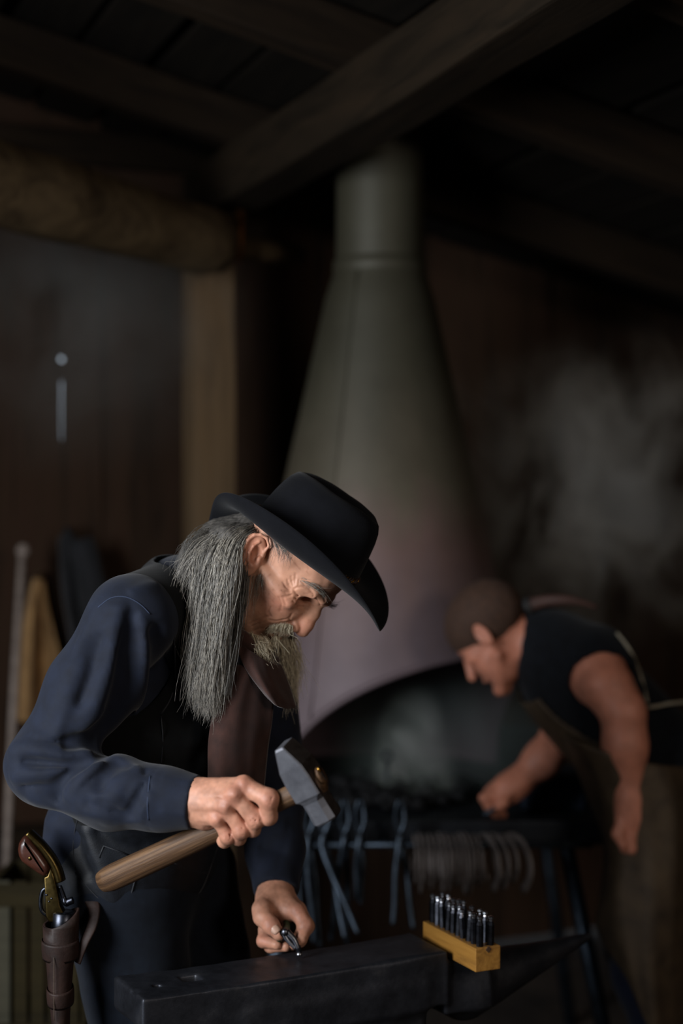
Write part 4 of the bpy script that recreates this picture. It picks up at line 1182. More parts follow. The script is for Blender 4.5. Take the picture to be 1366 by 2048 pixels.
# ---------------------------------------------------------------- vest
def armhole(p):
    # oval opening round the near arm (axis across the body) and round the far arm
    c = P(205, 1300, 2.36); q = p - A(*c)
    e = (np.hypot(q[:, 0] / .112, q[:, 2] / .112) - 1) * .11
    e = np.maximum(e, q[:, 1] - .14)
    f = lsleeve(p, .012)
    return np.minimum(e, f)
VF = []
def vfold(px, amp, w):
    h_ = hits(lambda p: torso(p) - .0085, px, 2.0, 2.9)
    if len(h_) > 1: VF.append((np.array([tuple(v) for v in smooth_line(h_, 4)], np.float32), amp, w))
vfold([(165, 1640), (185, 1690), (215, 1760), (235, 1830)], .008, .014)
vfold([(150, 1660), (160, 1710), (185, 1760)], -.008, .012)
vfold([(190, 1650), (230, 1690), (300, 1700)], -.006, .012)
vfold([(175, 1625), (240, 1640), (330, 1650)], .006, .012)
vfold([(300, 1440), (360, 1450), (400, 1440)], -.005, .010)
vfold([(290, 1470), (350, 1490), (410, 1480)], .005, .010)
vfold([(300, 1520), (360, 1530), (410, 1525)], -.005, .012)
def vest(p):
    d = creases(p, torso(p) - .0085, VF)
    d = smax(d, -armhole(p), .004)
    # neckline: V between the fronts
    n = sd_cap(p, tuple(NB + tU * .09 + tF * .02), tuple(NB + tU * .02 + tF * .05), .078, .07)
    v = sd_cap(p, tuple(NB + tF * .13 - tU * .02 + tL * .02), tuple(NB + tF * .13 - tU * .20 + tL * .035), .062, .045)
    d = smax(smax(d, -n, .006), -v, .006)
    # hem: hangs to a point at each front
    q = p - A(*PC); s = q @ TR[0]; l_ = np.abs(q @ TR[1] + .02); z = q @ TR[2]
    hem = -.034 - .45 * np.clip(s + .09, -.02, .20)
    d = smax(d, (hem - z) * .8, .004)
    return d + .003 * vnoise(p, 16) + .0012 * vnoise(p, 40)
me, V_ = sdf_mesh('vest', vest, (-.60, 2.25, .70), (0, 2.86, 1.48), .0042)
me.materials.append(M_vest); me.materials.append(M_leath)
pc_ = np.empty(len(me.polygons) * 3, np.float32); me.polygons.foreach_get('center', pc_); pc_ = pc_.reshape(-1, 3)
me.polygons.foreach_set('material_index', ((pc_[:, 2] < 1.0) & (pc_[:, 1] < 2.62)).astype(np.int32))
VE = link('vest', me, None, SMITH)
VE['label'] = 'black vest with leather front panels'
bodyf = lambda p: np.minimum(vest(p), shirt(p))
M_pipe = plain('black_piping', '1a1c22', .6)
seam('armhole_edge', vest, [(347, 1262), (351, 1300), (351, 1350), (342, 1395), (322, 1428)], .0016, M_pipe, VE, 0)
seam('side_seam', vest, [(322, 1432), (326, 1480), (322, 1530)], .0009, M_pipe, VE)
seam('welt_pocket', vest, [(198, 1716), (207, 1692), (236, 1702), (262, 1712)], .0014, M_pipe, VE, .0005, 1)
seam('welt_pocket', vest, [(340, 1722), (385, 1742), (420, 1746)], .0012, M_pipe, VE, .0005, 2)
seam('front_edge', vest, [(452, 1640), (450, 1690), (438, 1730), (412, 1760), (396, 1790), (392, 1812)], .0014, M_pipe, VE, .0005)
seam('front_edge', vest, [(272, 1752), (262, 1790), (250, 1825), (241, 1850)], .0012, M_pipe, VE, .0005)
seam('hem_stitch', vest, [(150, 1745), (185, 1785), (215, 1815), (238, 1842)], .001, M_pipe, VE, .0005)
seam('side_stitch', vest, [(160, 1622), (150, 1660), (146, 1700), (150, 1740)], .0009, M_pipe, VE, .0005)

# ---------------------------------------------------------------- trousers and boots
M_trou = cloth('navy_denim', '0a0e16', '10161f', 50, .9, .3, .05, 1200, .15)
M_boot = cloth('black_boot_leather', '0b0b0c', '17171a', 30, .45, .3, 0, 200)
def trousers(p):
    d = sd_ell(p, tuple(PC - tU * .05), (.130, .165, .13), TR)
    for hip, kn, an in (((-.365, 2.52, .86), (-.305, 2.53, .49), (-.36, 2.61, .08)), ((-.285, 2.66, .86), (-.205, 2.66, .49), (-.25, 2.77, .08))):
        d = smin(d, sd_chain(p, [hip, kn, an], [.100, .078, .068], .04), .03)
    return d + .004 * vnoise(p, 12) + .0025 * vnoise(p, 30) + np.where(p[:, 2] < .07, .1, 0)
me, V_ = sdf_mesh('trousers', trousers, (-.55, 2.3, .05), (.0, 2.95, 1.06), .006)
link('trousers', me, M_trou, SMITH)
def boot(p, an):
    x, y = an
    d = sd_cap(p, (x, y, .16), (x, y, .05), .05, .045)
    d = smin(d, sd_cap(p, (x + .02, y - .01, .045), (x + .12, y - .085, .032), .044, .032), .03)
    return np.maximum(d, .004 - p[:, 2])
for an in ((-.36, 2.61), (-.25, 2.77)):
    me, V_ = sdf_mesh('boot', lambda p: boot(p, an), (an[0] - .08, an[1] - .17, -.01), (an[0] + .22, an[1] + .08, .22), .006)
    link('boot', me, M_boot, SMITH)
# belt
M_belt = cloth('brown_belt_leather', '1d130d', '3a281b', 40, .5, .3, 0, 200)
ln = [PC - tU * .085 + tF * .118 * math.cos(t) + tL * .150 * math.sin(t) for t in np.linspace(0, 2 * math.pi, 49)]
V, Q = tube_vf(ln, .020, 8, False, .18, tU); link('belt', mesh_np('belt', V, Q), M_belt, SMITH)
# ================================================================ hair, beard, neckerchief
def strands(name, guides, count, r0, mat, parent, spread=.006, wav=.004, nseg=14, seed=1, jit=.25, clump=.0, lenvar=.25):
    """many fine strands, each following a blend of two neighbouring guide lines; 3-sided tubes in one mesh"""
    g = np.random.default_rng(seed); V, Q = [], []
    G = [np.array([tuple(v) for v in smooth_line(x, 8)]) for x in guides]
    def samp(a, t):
        x = t * (len(a) - 1); i = np.clip(x.astype(int), 0, len(a) - 2); f = (x - i)[:, None]; return a[i] * (1 - f) + a[i + 1] * f
    t = np.linspace(0, 1, nseg); off = 0
    nclump = max(4, count // 24); cl = g.normal(0, 1, (nclump, 3)); clw = g.random(nclump)
    for s in range(count):
        u = g.random() * (len(G) - 1); i = min(int(u), len(G) - 2); f = u - i
        L = 1 - lenvar * g.random() ** 2
        c = samp(G[i], t * L) * (1 - f) + samp(G[i + 1], t * L) * f
        k = g.integers(nclump)
        o = g.normal(0, 1, 3) * spread * (.35 + .65 * (1 - clump)) + cl[k] * spread * clump
        ph = g.random(6) * 6.28; fr = g.uniform(1.5, 4, 3)
        c = c + o * (.45 + .55 * t[:, None] ** .7)
        c = c + np.stack([np.sin(fr[j] * t * 3 + ph[j]) * wav * (t ** .8) for j in range(3)], 1)
        if g.random() < jit * .2: c = c + (t[:, None] ** 2) * g.normal(0, .012, 3)
        d = np.gradient(c, axis=0); d /= np.linalg.norm(d, axis=1)[:, None] + 1e-9
        n = np.cross(d, np.array([.3, .9, .2])); n /= np.linalg.norm(n, axis=1)[:, None] + 1e-9; b_ = np.cross(d, n)
        r = r0 * g.uniform(.6, 1.2) * (1 - .75 * t ** 3)
        for a in (0, 2.094, 4.189): V.append(c + (n * math.cos(a) + b_ * math.sin(a)) * r[:, None])
        for a in range(3):
            A_, B_ = off + a * nseg, off + ((a + 1) % 3) * nseg
            k_ = np.arange(nseg - 1); Q.append(np.stack([A_ + k_, A_ + k_ + 1, B_ + k_ + 1, B_ + k_], 1))
        off += 3 * nseg
    me = mesh_quads(name, np.concatenate(V), np.concatenate(Q)); o = link(name, me, mat, parent); o['kind'] = 'stuff'; return o
def hairmat(name, c1, c2, rough=.42):
    m, nt, b = nmat(name); v = _coord(nt); n = _noise(nt, 160, v, 3, .6)
    nt.links.new(_ramp(nt, n, [(.3, lin(c1)), (.7, lin(c2))]), b.inputs['Base Color'])
    b.inputs['Roughness'].default_value = rough; b.inputs['Specular IOR Level'].default_value = .5; return m
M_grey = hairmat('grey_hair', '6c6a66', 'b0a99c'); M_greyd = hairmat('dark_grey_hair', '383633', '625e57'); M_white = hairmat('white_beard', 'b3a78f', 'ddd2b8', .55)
HAIR = bpy.data.objects.new('hair', None); COL.objects.link(HAIR); HAIR.parent = SMITH; HAIR.matrix_parent_inverse = world_of(SMITH).inverted(); HAIR['label'] = 'long straight grey hair'
gl = lambda *pts: [P(*q) for q in pts]
outer = [gl((505, 1066, 2.372), (480, 1092, 2.352), (468, 1140, 2.338), (452, 1220, 2.332), (440, 1310, 2.336), (432, 1400, 2.345), (428, 1432, 2.35)),
         gl((500, 1060, 2.378), (468, 1085, 2.354), (450, 1135, 2.340), (436, 1215, 2.332), (424, 1310, 2.335), (414, 1395, 2.345), (410, 1425, 2.35)),
         gl((495, 1058, 2.385), (456, 1080, 2.360), (434, 1130, 2.345), (422, 1200, 2.338), (410, 1300, 2.338), (400, 1380, 2.345), (396, 1412, 2.35)),
         gl((488, 1056, 2.395), (446, 1076, 2.370), (418, 1120, 2.355), (408, 1185, 2.345), (400, 1270, 2.342), (394, 1345, 2.348), (391, 1385, 2.355)),
         gl((480, 1054, 2.41), (436, 1074, 2.385), (404, 1108, 2.370), (394, 1165, 2.358), (390, 1240, 2.352), (388, 1310, 2.352), (386, 1350, 2.36))]
inner = [gl((512, 1080, 2.375), (492, 1130, 2.362), (486, 1190, 2.356), (474, 1260, 2.352), (458, 1330, 2.350), (448, 1390, 2.352)),
         gl((508, 1075, 2.380), (484, 1120, 2.366), (474, 1190, 2.358), (458, 1270, 2.352), (444, 1340, 2.350), (436, 1400, 2.352))]
back = [gl((478, 1052, 2.44), (425, 1068, 2.42), (385, 1100, 2.405), (368, 1140, 2.40)), gl((485, 1052, 2.42), (430, 1066, 2.40), (392, 1098, 2.385), (376, 1145, 2.375), (372, 1190, 2.37)),
        gl((490, 1052, 2.46), (440, 1060, 2.45), (395, 1090, 2.44), (375, 1125, 2.44))]
strands('long_strands', outer, 1500, .00042, M_grey, HAIR, .0075, .007, 18, 11, .5, .75, .45)
strands('under_strands', outer, 800, .00045, M_greyd, HAIR, .010, .008, 16, 12, .5, .5, .4)
strands('ear_strands', inner, 420, .0004, M_greyd, HAIR, .006, .005, 16, 13, .3, .5)
strands('nape_strands', back, 520, .0004, M_greyd, HAIR, .010, .006, 12, 14, .4, .3)
stray = [gl((470, 1070, 2.37), (400, 1100, 2.36), (362, 1150, 2.36), (350, 1210, 2.37), (372, 1270, 2.37)), gl((460, 1070, 2.36), (395, 1110, 2.35), (370, 1190, 2.35), (378, 1260, 2.36), (392, 1330, 2.36)),
         gl((470, 1075, 2.40), (410, 1090, 2.39), (362, 1115, 2.39), (330, 1140, 2.40)), gl((490, 1200, 2.35), (484, 1260, 2.345), (470, 1330, 2.345), (482, 1372, 2.35))]
strands('stray_strands', stray, 60, .00026, M_grey, HAIR, .014, .008, 18, 15, 1.0, 0)
temple = [gl((534, 1068, 2.372), (544, 1084, 2.368), (556, 1098, 2.366)), gl((548, 1072, 2.376), (562, 1092, 2.371), (578, 1106, 2.371)), gl((562, 1082, 2.380), (580, 1100, 2.376), (597, 1114, 2.378))]
# strands lying on the skin: short temple hair, side whiskers, stubble
def headskin(p): return head_field((p - HO) @ HR.T)
def onskin(pts, off=.0012): return hits(headskin, pts, 2.2, 2.7, off)
tg = [onskin(x) for x in ([(543, 1074), (549, 1090), (553, 1106), (550, 1120)], [(556, 1082), (564, 1096), (568, 1110), (563, 1122)], [(570, 1090), (580, 1104), (585, 1117), (580, 1126)])]
strands('temple_hair', tg, 110, .00022, M_greyd, HAIR, .0035, .002, 8, 16, .6, .2, .6)
sb = [onskin(x) for x in ([(508, 1152), (503, 1180), (498, 1215), (496, 1245)], [(518, 1150), (512, 1180), (506, 1215), (503, 1240)], [(528, 1150), (523, 1175), (516, 1205)])]
strands('side_whiskers', sb, 55, .00016, M_grey, HAIR, .0045, .002, 8, 17, .5, .1, .7)
BEARD = bpy.data.objects.new('beard', None); COL.objects.link(BEARD); BEARD.parent = SMITH; BEARD.matrix_parent_inverse = world_of(SMITH).inverted(); BEARD['label'] = 'whitish moustache and thin goatee'
mo = [onskin(x, .003) for x in ([(584, 1252), (582, 1262), (580, 1274)], [(574, 1248), (570, 1260), (566, 1272)], [(563, 1248), (556, 1258), (550, 1268)], [(553, 1250), (545, 1258), (538, 1266)], [(545, 1252), (536, 1260), (530, 1272)])]
strands('moustache', mo, 300, .00032, M_white, BEARD, .0028, .002, 8, 18, .4, .2, .5)
lt = [[P(548, 1274, 2.405), P(547, 1283, 2.403), P(545, 1294, 2.404)], [P(556, 1274, 2.41), P(554, 1284, 2.408), P(551, 1293, 2.408)]]
strands('lip_tuft', lt, 160, .00034, M_white, BEARD, .003, .002, 7, 19, .4)
ch = [[P(496, 1268, 2.39), P(500, 1288, 2.384), P(512, 1306, 2.386)], [P(508, 1274, 2.386), P(514, 1296, 2.380), P(524, 1316, 2.384)], [P(522, 1276, 2.39), P(528, 1298, 2.386), P(534, 1318, 2.390)], [P(534, 1280, 2.40), P(538, 1298, 2.398), P(541, 1314, 2.402)]]
strands('chin_beard', ch, 900, .00038, M_white, BEARD, .0050, .003, 9, 20, .4, .2, .3)
fb = [gl((552, 1270, 2.445), (560, 1300, 2.45), (568, 1350, 2.455), (576, 1400, 2.46), (580, 1440, 2.46)), gl((566, 1266, 2.45), (578, 1300, 2.455), (588, 1345, 2.46), (592, 1395, 2.46)), gl((580, 1268, 2.455), (592, 1295, 2.46), (598, 1330, 2.465), (594, 1370, 2.46))]
strands('far_beard', fb, 330, .00034, M_white, BEARD, .007, .005, 14, 21, .5, .2, .6)
# eyebrows
eb = [onskin(x, .0015) for x in ([(600, 1160), (612, 1164), (622, 1170)], [(622, 1168), (636, 1176), (648, 1188)], [(640, 1180), (652, 1192), (660, 1204)])]
strands('eyebrow', eb, 60, .00024, M_grey, BEARD, .003, .002, 7, 22, .5)
fe = [[P(650, 1204, 2.47), P(662, 1209, 2.472), P(674, 1208, 2.475)], [P(652, 1208, 2.475), P(664, 1213, 2.48), P(675, 1212, 2.485)]]
strands('eyebrow', fe, 36, .0003, M_greyd, BEARD, .0022, .002, 7, 23, .5)
# core under the long hair so that no skin shows between strands
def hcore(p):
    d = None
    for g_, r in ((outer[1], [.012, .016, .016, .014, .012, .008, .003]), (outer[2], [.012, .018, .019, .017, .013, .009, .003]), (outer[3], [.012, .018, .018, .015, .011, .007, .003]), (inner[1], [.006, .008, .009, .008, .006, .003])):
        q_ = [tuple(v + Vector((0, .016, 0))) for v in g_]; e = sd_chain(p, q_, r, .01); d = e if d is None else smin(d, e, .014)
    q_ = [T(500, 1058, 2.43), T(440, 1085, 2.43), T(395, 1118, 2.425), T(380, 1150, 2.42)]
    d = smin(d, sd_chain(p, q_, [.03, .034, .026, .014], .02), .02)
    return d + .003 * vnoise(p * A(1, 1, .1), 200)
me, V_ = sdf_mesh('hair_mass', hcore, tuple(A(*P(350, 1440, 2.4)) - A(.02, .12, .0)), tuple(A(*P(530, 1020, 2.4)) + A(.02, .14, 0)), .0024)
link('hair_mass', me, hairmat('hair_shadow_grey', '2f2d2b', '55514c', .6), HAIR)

# ---------------------------------------------------------------- brown neckerchief
M_scarf = cloth('rust_brown_cotton', '281611', '3c231c', 40, .85, .25, .2, 1100)
def sheet(name, rows, mat, parent, k=8, thick=.0016, wr=.0, seed=0):
    """cloth sheet through rows of sight points (px, py, Y)"""
    R_ = [smooth_line([P(*q) for q in r], k) for r in rows]
    cols = [smooth_line([R_[i][j] for i in range(len(R_))], k) for j in range(len(R_[0]))]
    n, m_ = len(cols), len(cols[0]); V = []
    g = np.random.default_rng(seed); ph = g.random(4) * 6
    for i in range(n):
        for j in range(m_):
            u, v_ = i / (n - 1), j / (m_ - 1)
            V.append(cols[i][j] + Vector((0, wr * (math.sin(u * 11 + ph[0] + 2.2 * v_) + .6 * math.sin(u * 23 + ph[1] - 3 * v_)), 0)))
    Q = [(i * m_ + j, (i + 1) * m_ + j, (i + 1) * m_ + j + 1, i * m_ + j + 1) for i in range(n - 1) for j in range(m_ - 1)]
    o = link(name, mesh_np(name, V, Q), mat, parent); md = o.modifiers.new('thick', 'SOLIDIFY'); md.thickness = thick; md.offset = 0; return o
SC_ = bpy.data.objects.new('neckerchief', None); COL.objects.link(SC_); SC_.parent = SMITH; SC_.matrix_parent_inverse = world_of(SMITH).inverted(); SC_['label'] = 'rust brown neckerchief hanging at the front'
sheet('front_panel', [[(462, 1330, 2.370), (490, 1330, 2.362), (520, 1335, 2.375), (548, 1345, 2.40)],
                      [(430, 1410, 2.365), (465, 1415, 2.352), (505, 1420, 2.37), (545, 1430, 2.40)],
                      [(417, 1480, 2.362), (452, 1485, 2.350), (498, 1490, 2.372), (536, 1495, 2.41)],
                      [(416, 1545, 2.362), (450, 1550, 2.350), (495, 1555, 2.375), (530, 1555, 2.415)],
                      [(415, 1620, 2.365), (450, 1620, 2.355), (492, 1620, 2.38), (525, 1620, 2.42)]], M_scarf, SC_, 8, .0018, .0012, 3)
sheet('loose_flap', [[(470, 1280, 2.372), (505, 1305, 2.362), (540, 1325, 2.385), (562, 1330, 2.42)],
                     [(478, 1310, 2.362), (515, 1345, 2.350), (552, 1365, 2.378), (578, 1370, 2.42)],
                     [(500, 1350, 2.358), (535, 1385, 2.350), (570, 1400, 2.382), (590, 1408, 2.42)],
                     [(530, 1390, 2.362), (552, 1410, 2.362), (574, 1418, 2.390), (592, 1414, 2.42)]], M_scarf, SC_, 8, .002, .0018, 5)
ln = [P(372, 1160, 2.47), P(372, 1146, 2.435), P(392, 1160, 2.395), P(430, 1215, 2.372), P(470, 1270, 2.374), P(515, 1305, 2.39), P(545, 1322, 2.43), P(550, 1315, 2.49)]
ln = smooth_line(ln, 7); V, Q = tube_vf(ln, [(.016 + .003 * math.sin(i * .9)) * min(1, (len(ln) - i) / 12) for i in range(len(ln))], 14, True, .8, (0, 0, 1)); link('neck_roll', mesh_np('neck_roll', V, Q), M_scarf, SC_)
kn = smooth_line([P(370, 1128, 2.43), P(384, 1132, 2.40), P(394, 1145, 2.388), P(388, 1160, 2.40), P(374, 1156, 2.43)], 6)
V, Q = tube_vf(kn, .013, 12, True, .8); link('knot', mesh_np('knot', V, Q), M_scarf, SC_)
# ================================================================ holster and revolver on the hip
M_hol = cloth('dark_brown_saddle_leather', '170d0a', '2a1913', 30, .62, .35, 0, 160, .3, .0012)
M_brass = metal('brass_frame', '3d3119', '5f5130', 30, (.25, .42), 1.0, .1, .0004)
M_gsteel = metal('gun_steel', '2b2d33', '4b4e57', 30, (.25, .4), 1.0, .1, .0004)
M_grip = wood('oiled_walnut', '1f0f0a', '3a1e15', (8, 60, 60), .28, .1, c3='482a20', spec=.6)
GY = 2.385
HOL = thing('holster', 'brown leather holster hung at the hip of the hatted person', 'holster', tuple(P(120, 1840, GY)))
cs = [(123, 1832, 36), (122, 1850, 36), (122, 1880, 35), (121, 1898, 33), (120, 1930, 27), (120, 1980, 23), (121, 2030, 19), (123, 2080, 16), (125, 2120, 13)]
V, Q = [], []; n = 28
for inner in (0, 1):
    for (px, py, hw) in (cs if not inner else cs):
        for k in range(n):
            a = 2 * math.pi * k / n; w = hw / F * GY - (.003 if inner else 0); dp = (.026 if py < 1900 else .020) - (.003 if inner else 0)
            c = P(px, py, GY); dz = .012 * math.cos(a * 1.0) * (1 if py < 1840 else 0) - (.010 * max(0, math.sin(-a)) if py < 1840 else 0)
            V.append(c + Vector((w * math.cos(a), dp * math.sin(a), dz)))
m_ = len(cs)
for i in range(m_ - 1):
    for k in range(n):
        a, b_, c, d = i * n + k, i * n + (k + 1) % n, (i + 1) * n + (k + 1) % n, (i + 1) * n + k
        Q.append((a, b_, c, d)); o_ = m_ * n; Q.append((o_ + a, o_ + d, o_ + c, o_ + b_))
for k in range(n): Q.append((k, m_ * n + k, m_ * n + (k + 1) % n, (k + 1) % n))
Q.append(tuple(range((m_ - 1) * n, m_ * n)))
link('pouch', mesh_np('pouch', V, Q), M_hol, HOL)
for py, hw, h_ in ((1896, 34, .016), (1990, 24, .014)):
    ln = [P(121, py, GY) + Vector(((hw + 2) / F * GY * math.cos(a), .0235 * math.sin(a), .004 * math.sin(a))) for a in np.linspace(0, 2 * math.pi, 33)]
    V, Q = tube_vf(ln, h_, 8, False, .08, (0, 0, 1)); link('loop_band', mesh_np('loop_band', V, Q), M_hol, HOL)
ln = smooth_line([P(176, 1790, 2.43), P(188, 1815, 2.415), P(184, 1850, 2.395), P(170, 1882, 2.385), P(161, 1906, 2.385), P(155, 1926, 2.386)], 6)
V, Q = tube_vf(ln, list(np.linspace(.012, .006, len(ln))), 8, True, .25, (1, 0, .3)); link('hanging_strap', mesh_np('hanging_strap', V, Q), M_hol, HOL)
seam_l = [P(108, 1915 + 14 * k, GY - .0245) for k in range(10)]
tube('stitching', seam_l, .0006, plain('pale_thread', '4a3d30', .7), HOL, 5)

GUN = thing('revolver', 'old revolver with a brass frame and wooden grip in the holster', 'revolver', tuple(P(115, 1825, GY)))
prism('grip', [(55, 1667), (47, 1673), (40, 1684), (38, 1697), (40, 1709), (46, 1720), (60, 1731), (76, 1742), (89, 1750), (97, 1748), (103, 1735), (97, 1722), (84, 1703), (69, 1684)], GY, .034, M_grip, GUN, .010, 4)
prism('frame', [(103, 1733), (112, 1756), (118, 1785), (122, 1808), (130, 1824), (127, 1842), (100, 1842), (93, 1828), (92, 1790), (90, 1752), (97, 1749)], GY, .020, M_brass, GUN, .0025)
ln = smooth_line([P(56, 1665, GY + .002), P(80, 1688, GY + .002), P(101, 1714, GY + .002), P(114, 1738, GY + .002), P(121, 1762, GY + .002)], 6)
V, Q = tube_vf(ln, [.013] * len(ln), 10, True, .65, (0, 1, 0)); link('backstrap', mesh_np('backstrap', V, Q), M_brass, GUN)
tube('trigger_guard', smooth_line([P(94, 1776, GY), P(85, 1782, GY), P(81, 1802, GY), P(84, 1822, GY), P(96, 1832, GY)], 6), .0032, M_gsteel, GUN, 8)
tube('gun_hammer', smooth_line([P(119, 1772, GY), P(126, 1790, GY), P(132, 1806, GY), P(138, 1803, GY), P(146, 1800, GY)], 5), [.004] * 8 + [.0055] * 6 + [.006] * 7, M_gsteel, GUN, 8)
ax0, ax1 = P(128, 1822, GY), P(125, 1878, GY)
tube('cylinder', [ax0, ax0.lerp(ax1, .04), ax0.lerp(ax1, .5), ax1], [.015, .0185, .0185, .0185], M_gsteel, GUN, 18)
tube('barrel', [ax1, P(122, 2060, GY)], .0075, M_gsteel, GUN, 12)
for px, py, r in ((60, 1717, .0035), (93, 1790, .002), (103, 1797, .0018), (98, 1803, .0015)):
    c = P(px, py, GY - (.0168 if px == 60 else .0102))
    V, Q = lathe_vf([(.0001, -.0012), (r * .7, -.001), (r, 0), (r, .002)], 12, frame(c, (1, 0, 0), (0, 1, 0)))
    link('screw', mesh_np('screw', V, Q), M_gsteel if px != 60 else M_brass, GUN)
# ================================================================ the second smith, bending over the forge table
SM2 = thing('person', 'dark-haired person in black sleeveless shirt and brown apron bending over the forge table', 'person', (.74, 3.5, 0))
PB = P(1325, 1545, 3.50); N2 = P(1085, 1288, 3.49)
bU = (N2 - PB).normalized(); bF = Vector((-1, -.05, -1)); bF = (bF - bU * bF.dot(bU)).normalized(); bL = bU.cross(bF)
BR = np.array([tuple(bF), tuple(bL), tuple(bU)], np.float32)
S1 = P(1192, 1335, 3.34); S2 = P(1105, 1350, 3.64)
hf = Vector((-.58, .36, -.73)).normalized(); hl = Vector((0, 0, 1)).cross(hf).normalized(); hl = Vector((hf.y, -hf.x, 0)).normalized() * -1
hu = hf.cross(hl).normalized(); 
if hu.z < 0: hl = -hl; hu = hf.cross(hl).normalized()
H2 = A(*P(992, 1268, 3.47)); R2 = np.array([tuple(hf), tuple(hl), tuple(hu)], np.float32)
def torso2(p, g=0.0):
    d = sd_ell(p, tuple(PB.lerp(N2, .66)), (.115 + g, .165 + g, .19 + g), BR)
    d = smin(d, sd_ell(p, tuple(PB.lerp(N2, .25)), (.115 + g, .150 + g, .17 + g), BR), .06)
    d = smin(d, sd_ell(p, tuple(PB - bU * .03), (.125 + g, .165 + g, .13 + g), BR), .06)
    d = smin(d, sd_cap(p, tuple(S1), tuple(N2), .062 + g, .055 + g), .05)
    return smin(d, sd_cap(p, tuple(S2), tuple(N2), .062 + g, .055 + g), .05)
def head2(p):
    q = (p - H2) @ R2.T; q[:, 1] = -np.abs(q[:, 1])
    d = sd_ell(q, mm(0, 0, 40), mm(96, 74, 80))
    d = smin(d, sd_ell(q, mm(42, 0, -25), mm(54, 56, 80)), .025)
    d = smin(d, sd_cap(q, mm(12, -52, -50), mm(78, -14, -98), .012, .013), .015)
    d = smin(d, sd_ell(q, mm(84, 0, -96), mm(15, 20, 15)), .014)
    d = smin(d, sd_ell(q, mm(60, -48, -10), mm(22, 12, 12)), .014)
    d = smax(d, -sd_ell(q, mm(100, -30, 6), mm(22, 15, 12)), .01)
    d = smin(d, sd_ell(q, mm(70, -30, 8), mm(13, 13, 13)), .004)
    d = smin(d, sd_cap(q, mm(98, 0, 12), mm(116, 0, -26), .007, .011), .008)
    d = smin(d, sd_cap(q, mm(98, 0, -55), mm(88, -20, -60), .007, .005), .006)
    d = smin(d, sd_ell(q, mm(-6, -78, -2), mm(17, 8, 31)), .004)
    return smax(d, -sd_ell(q, mm(-2, -88, 0), mm(9, 8, 18)), .003)
def arm2(p):
    d = sd_chain(p, [tuple(S1), T(1215, 1375, 3.29), T(1247, 1425, 3.265), T(1250, 1490, 3.265), T(1262, 1600, 3.27), T(1266, 1632, 3.275)], [.060, .051, .043, .0445, .031, .029], .03)
    d = smin(d, sd_cap(p, T(1264, 1632, 3.275), T(1262, 1662, 3.28), .036, .034), .02)            # fist
    f = None
    for a, b_, c, e in (((1244, 1662, 3.262), (1250, 1695, 3.262), (1268, 1698, 3.285), (1280, 1680, 3.30)), ((1258, 1668, 3.257), (1262, 1698, 3.256), (1280, 1698, 3.28), (1288, 1682, 3.30)),
                       ((1272, 1668, 3.262), (1276, 1692, 3.262), (1290, 1690, 3.285), (1294, 1675, 3.30)), ((1284, 1660, 3.272), (1288, 1680, 3.274), (1298, 1680, 3.29), (1300, 1668, 3.305))):
        g_ = sd_chain(p, [T(*a), T(*b_), T(*c), T(*e)], [.0125, .0115, .0105, .009], .006); f = g_ if f is None else smin(f, g_, .002)
    th_ = sd_chain(p, [T(1246, 1640, 3.26), T(1236, 1668, 3.252), T(1246, 1690, 3.246)], [.016, .0135, .010], .006)
    d = smin(d, smin(f, th_, .002), .006)
    r = sd_chain(p, [tuple(S2), T(1128, 1465, 3.62), T(1085, 1520, 3.585), T(1030, 1568, 3.56), T(1015, 1578, 3.555)], [.058, .044, .041, .029, .029], .03)
    r = smin(r, sd_cap(p, T(1015, 1578, 3.555), T(990, 1590, 3.55), .031, .028), .02)
    f = None
    for k in range(4):
        q0 = (988 + 5 * k, 1588 + 5 * k, 3.532 + .012 * k); g_ = sd_chain(p, [T(*q0), T(q0[0] - 20, q0[1] + 8, q0[2] - .006), T(q0[0] - 12, q0[1] + 24, q0[2] - .006), T(q0[0] + 4, q0[1] + 26, q0[2])], [.0125, .0115, .010, .009], .006)
        f = g_ if f is None else smin(f, g_, .002)
    th_ = sd_chain(p, [T(1012, 1590, 3.53), T(1006, 1606, 3.515), T(994, 1614, 3.51)], [.016, .013, .010], .006)
    h_ = smin(r, smin(f, th_, .002), .006)
    h_ = smax(h_, -sd_chain(p, [T(968, 1630, 3.50), T(1004, 1609, 3.52), T(1014, 1602, 3.525), T(1024, 1595, 3.53)], [.005, .007, .0085, .0095], .001), .001)   # closed round the chisel
    return np.minimum(d, h_)
def body2(p):
    d = smin(torso2(p), arm2(p), .015)
    d = smin(d, sd_cap(p, tuple(N2), T(1012, 1275, 3.48), .058, .055), .03)
    d = smin(d, head2(p), .012)
    for hip, kn, an in (((.75, 3.42, .86), (.70, 3.40, .47), (.80, 3.40, .09)), ((.77, 3.59, .86), (.72, 3.60, .47), (.84, 3.62, .09))):
        d = smin(d, sd_chain(p, [hip, kn, an], [.082, .058, .04], .03), .03)
    return d
me, V_ = sdf_mesh('body', body2, (.20, 3.12, .04), (.98, 3.82, 1.46), .0042)
c2 = np.tile(A(*lin('b97a63')), (len(V_), 1)) * (1 + .3 * vnoise(V_, 60))[:, None]
set_col(me, c2); link('body', me, M_skin, SM2)
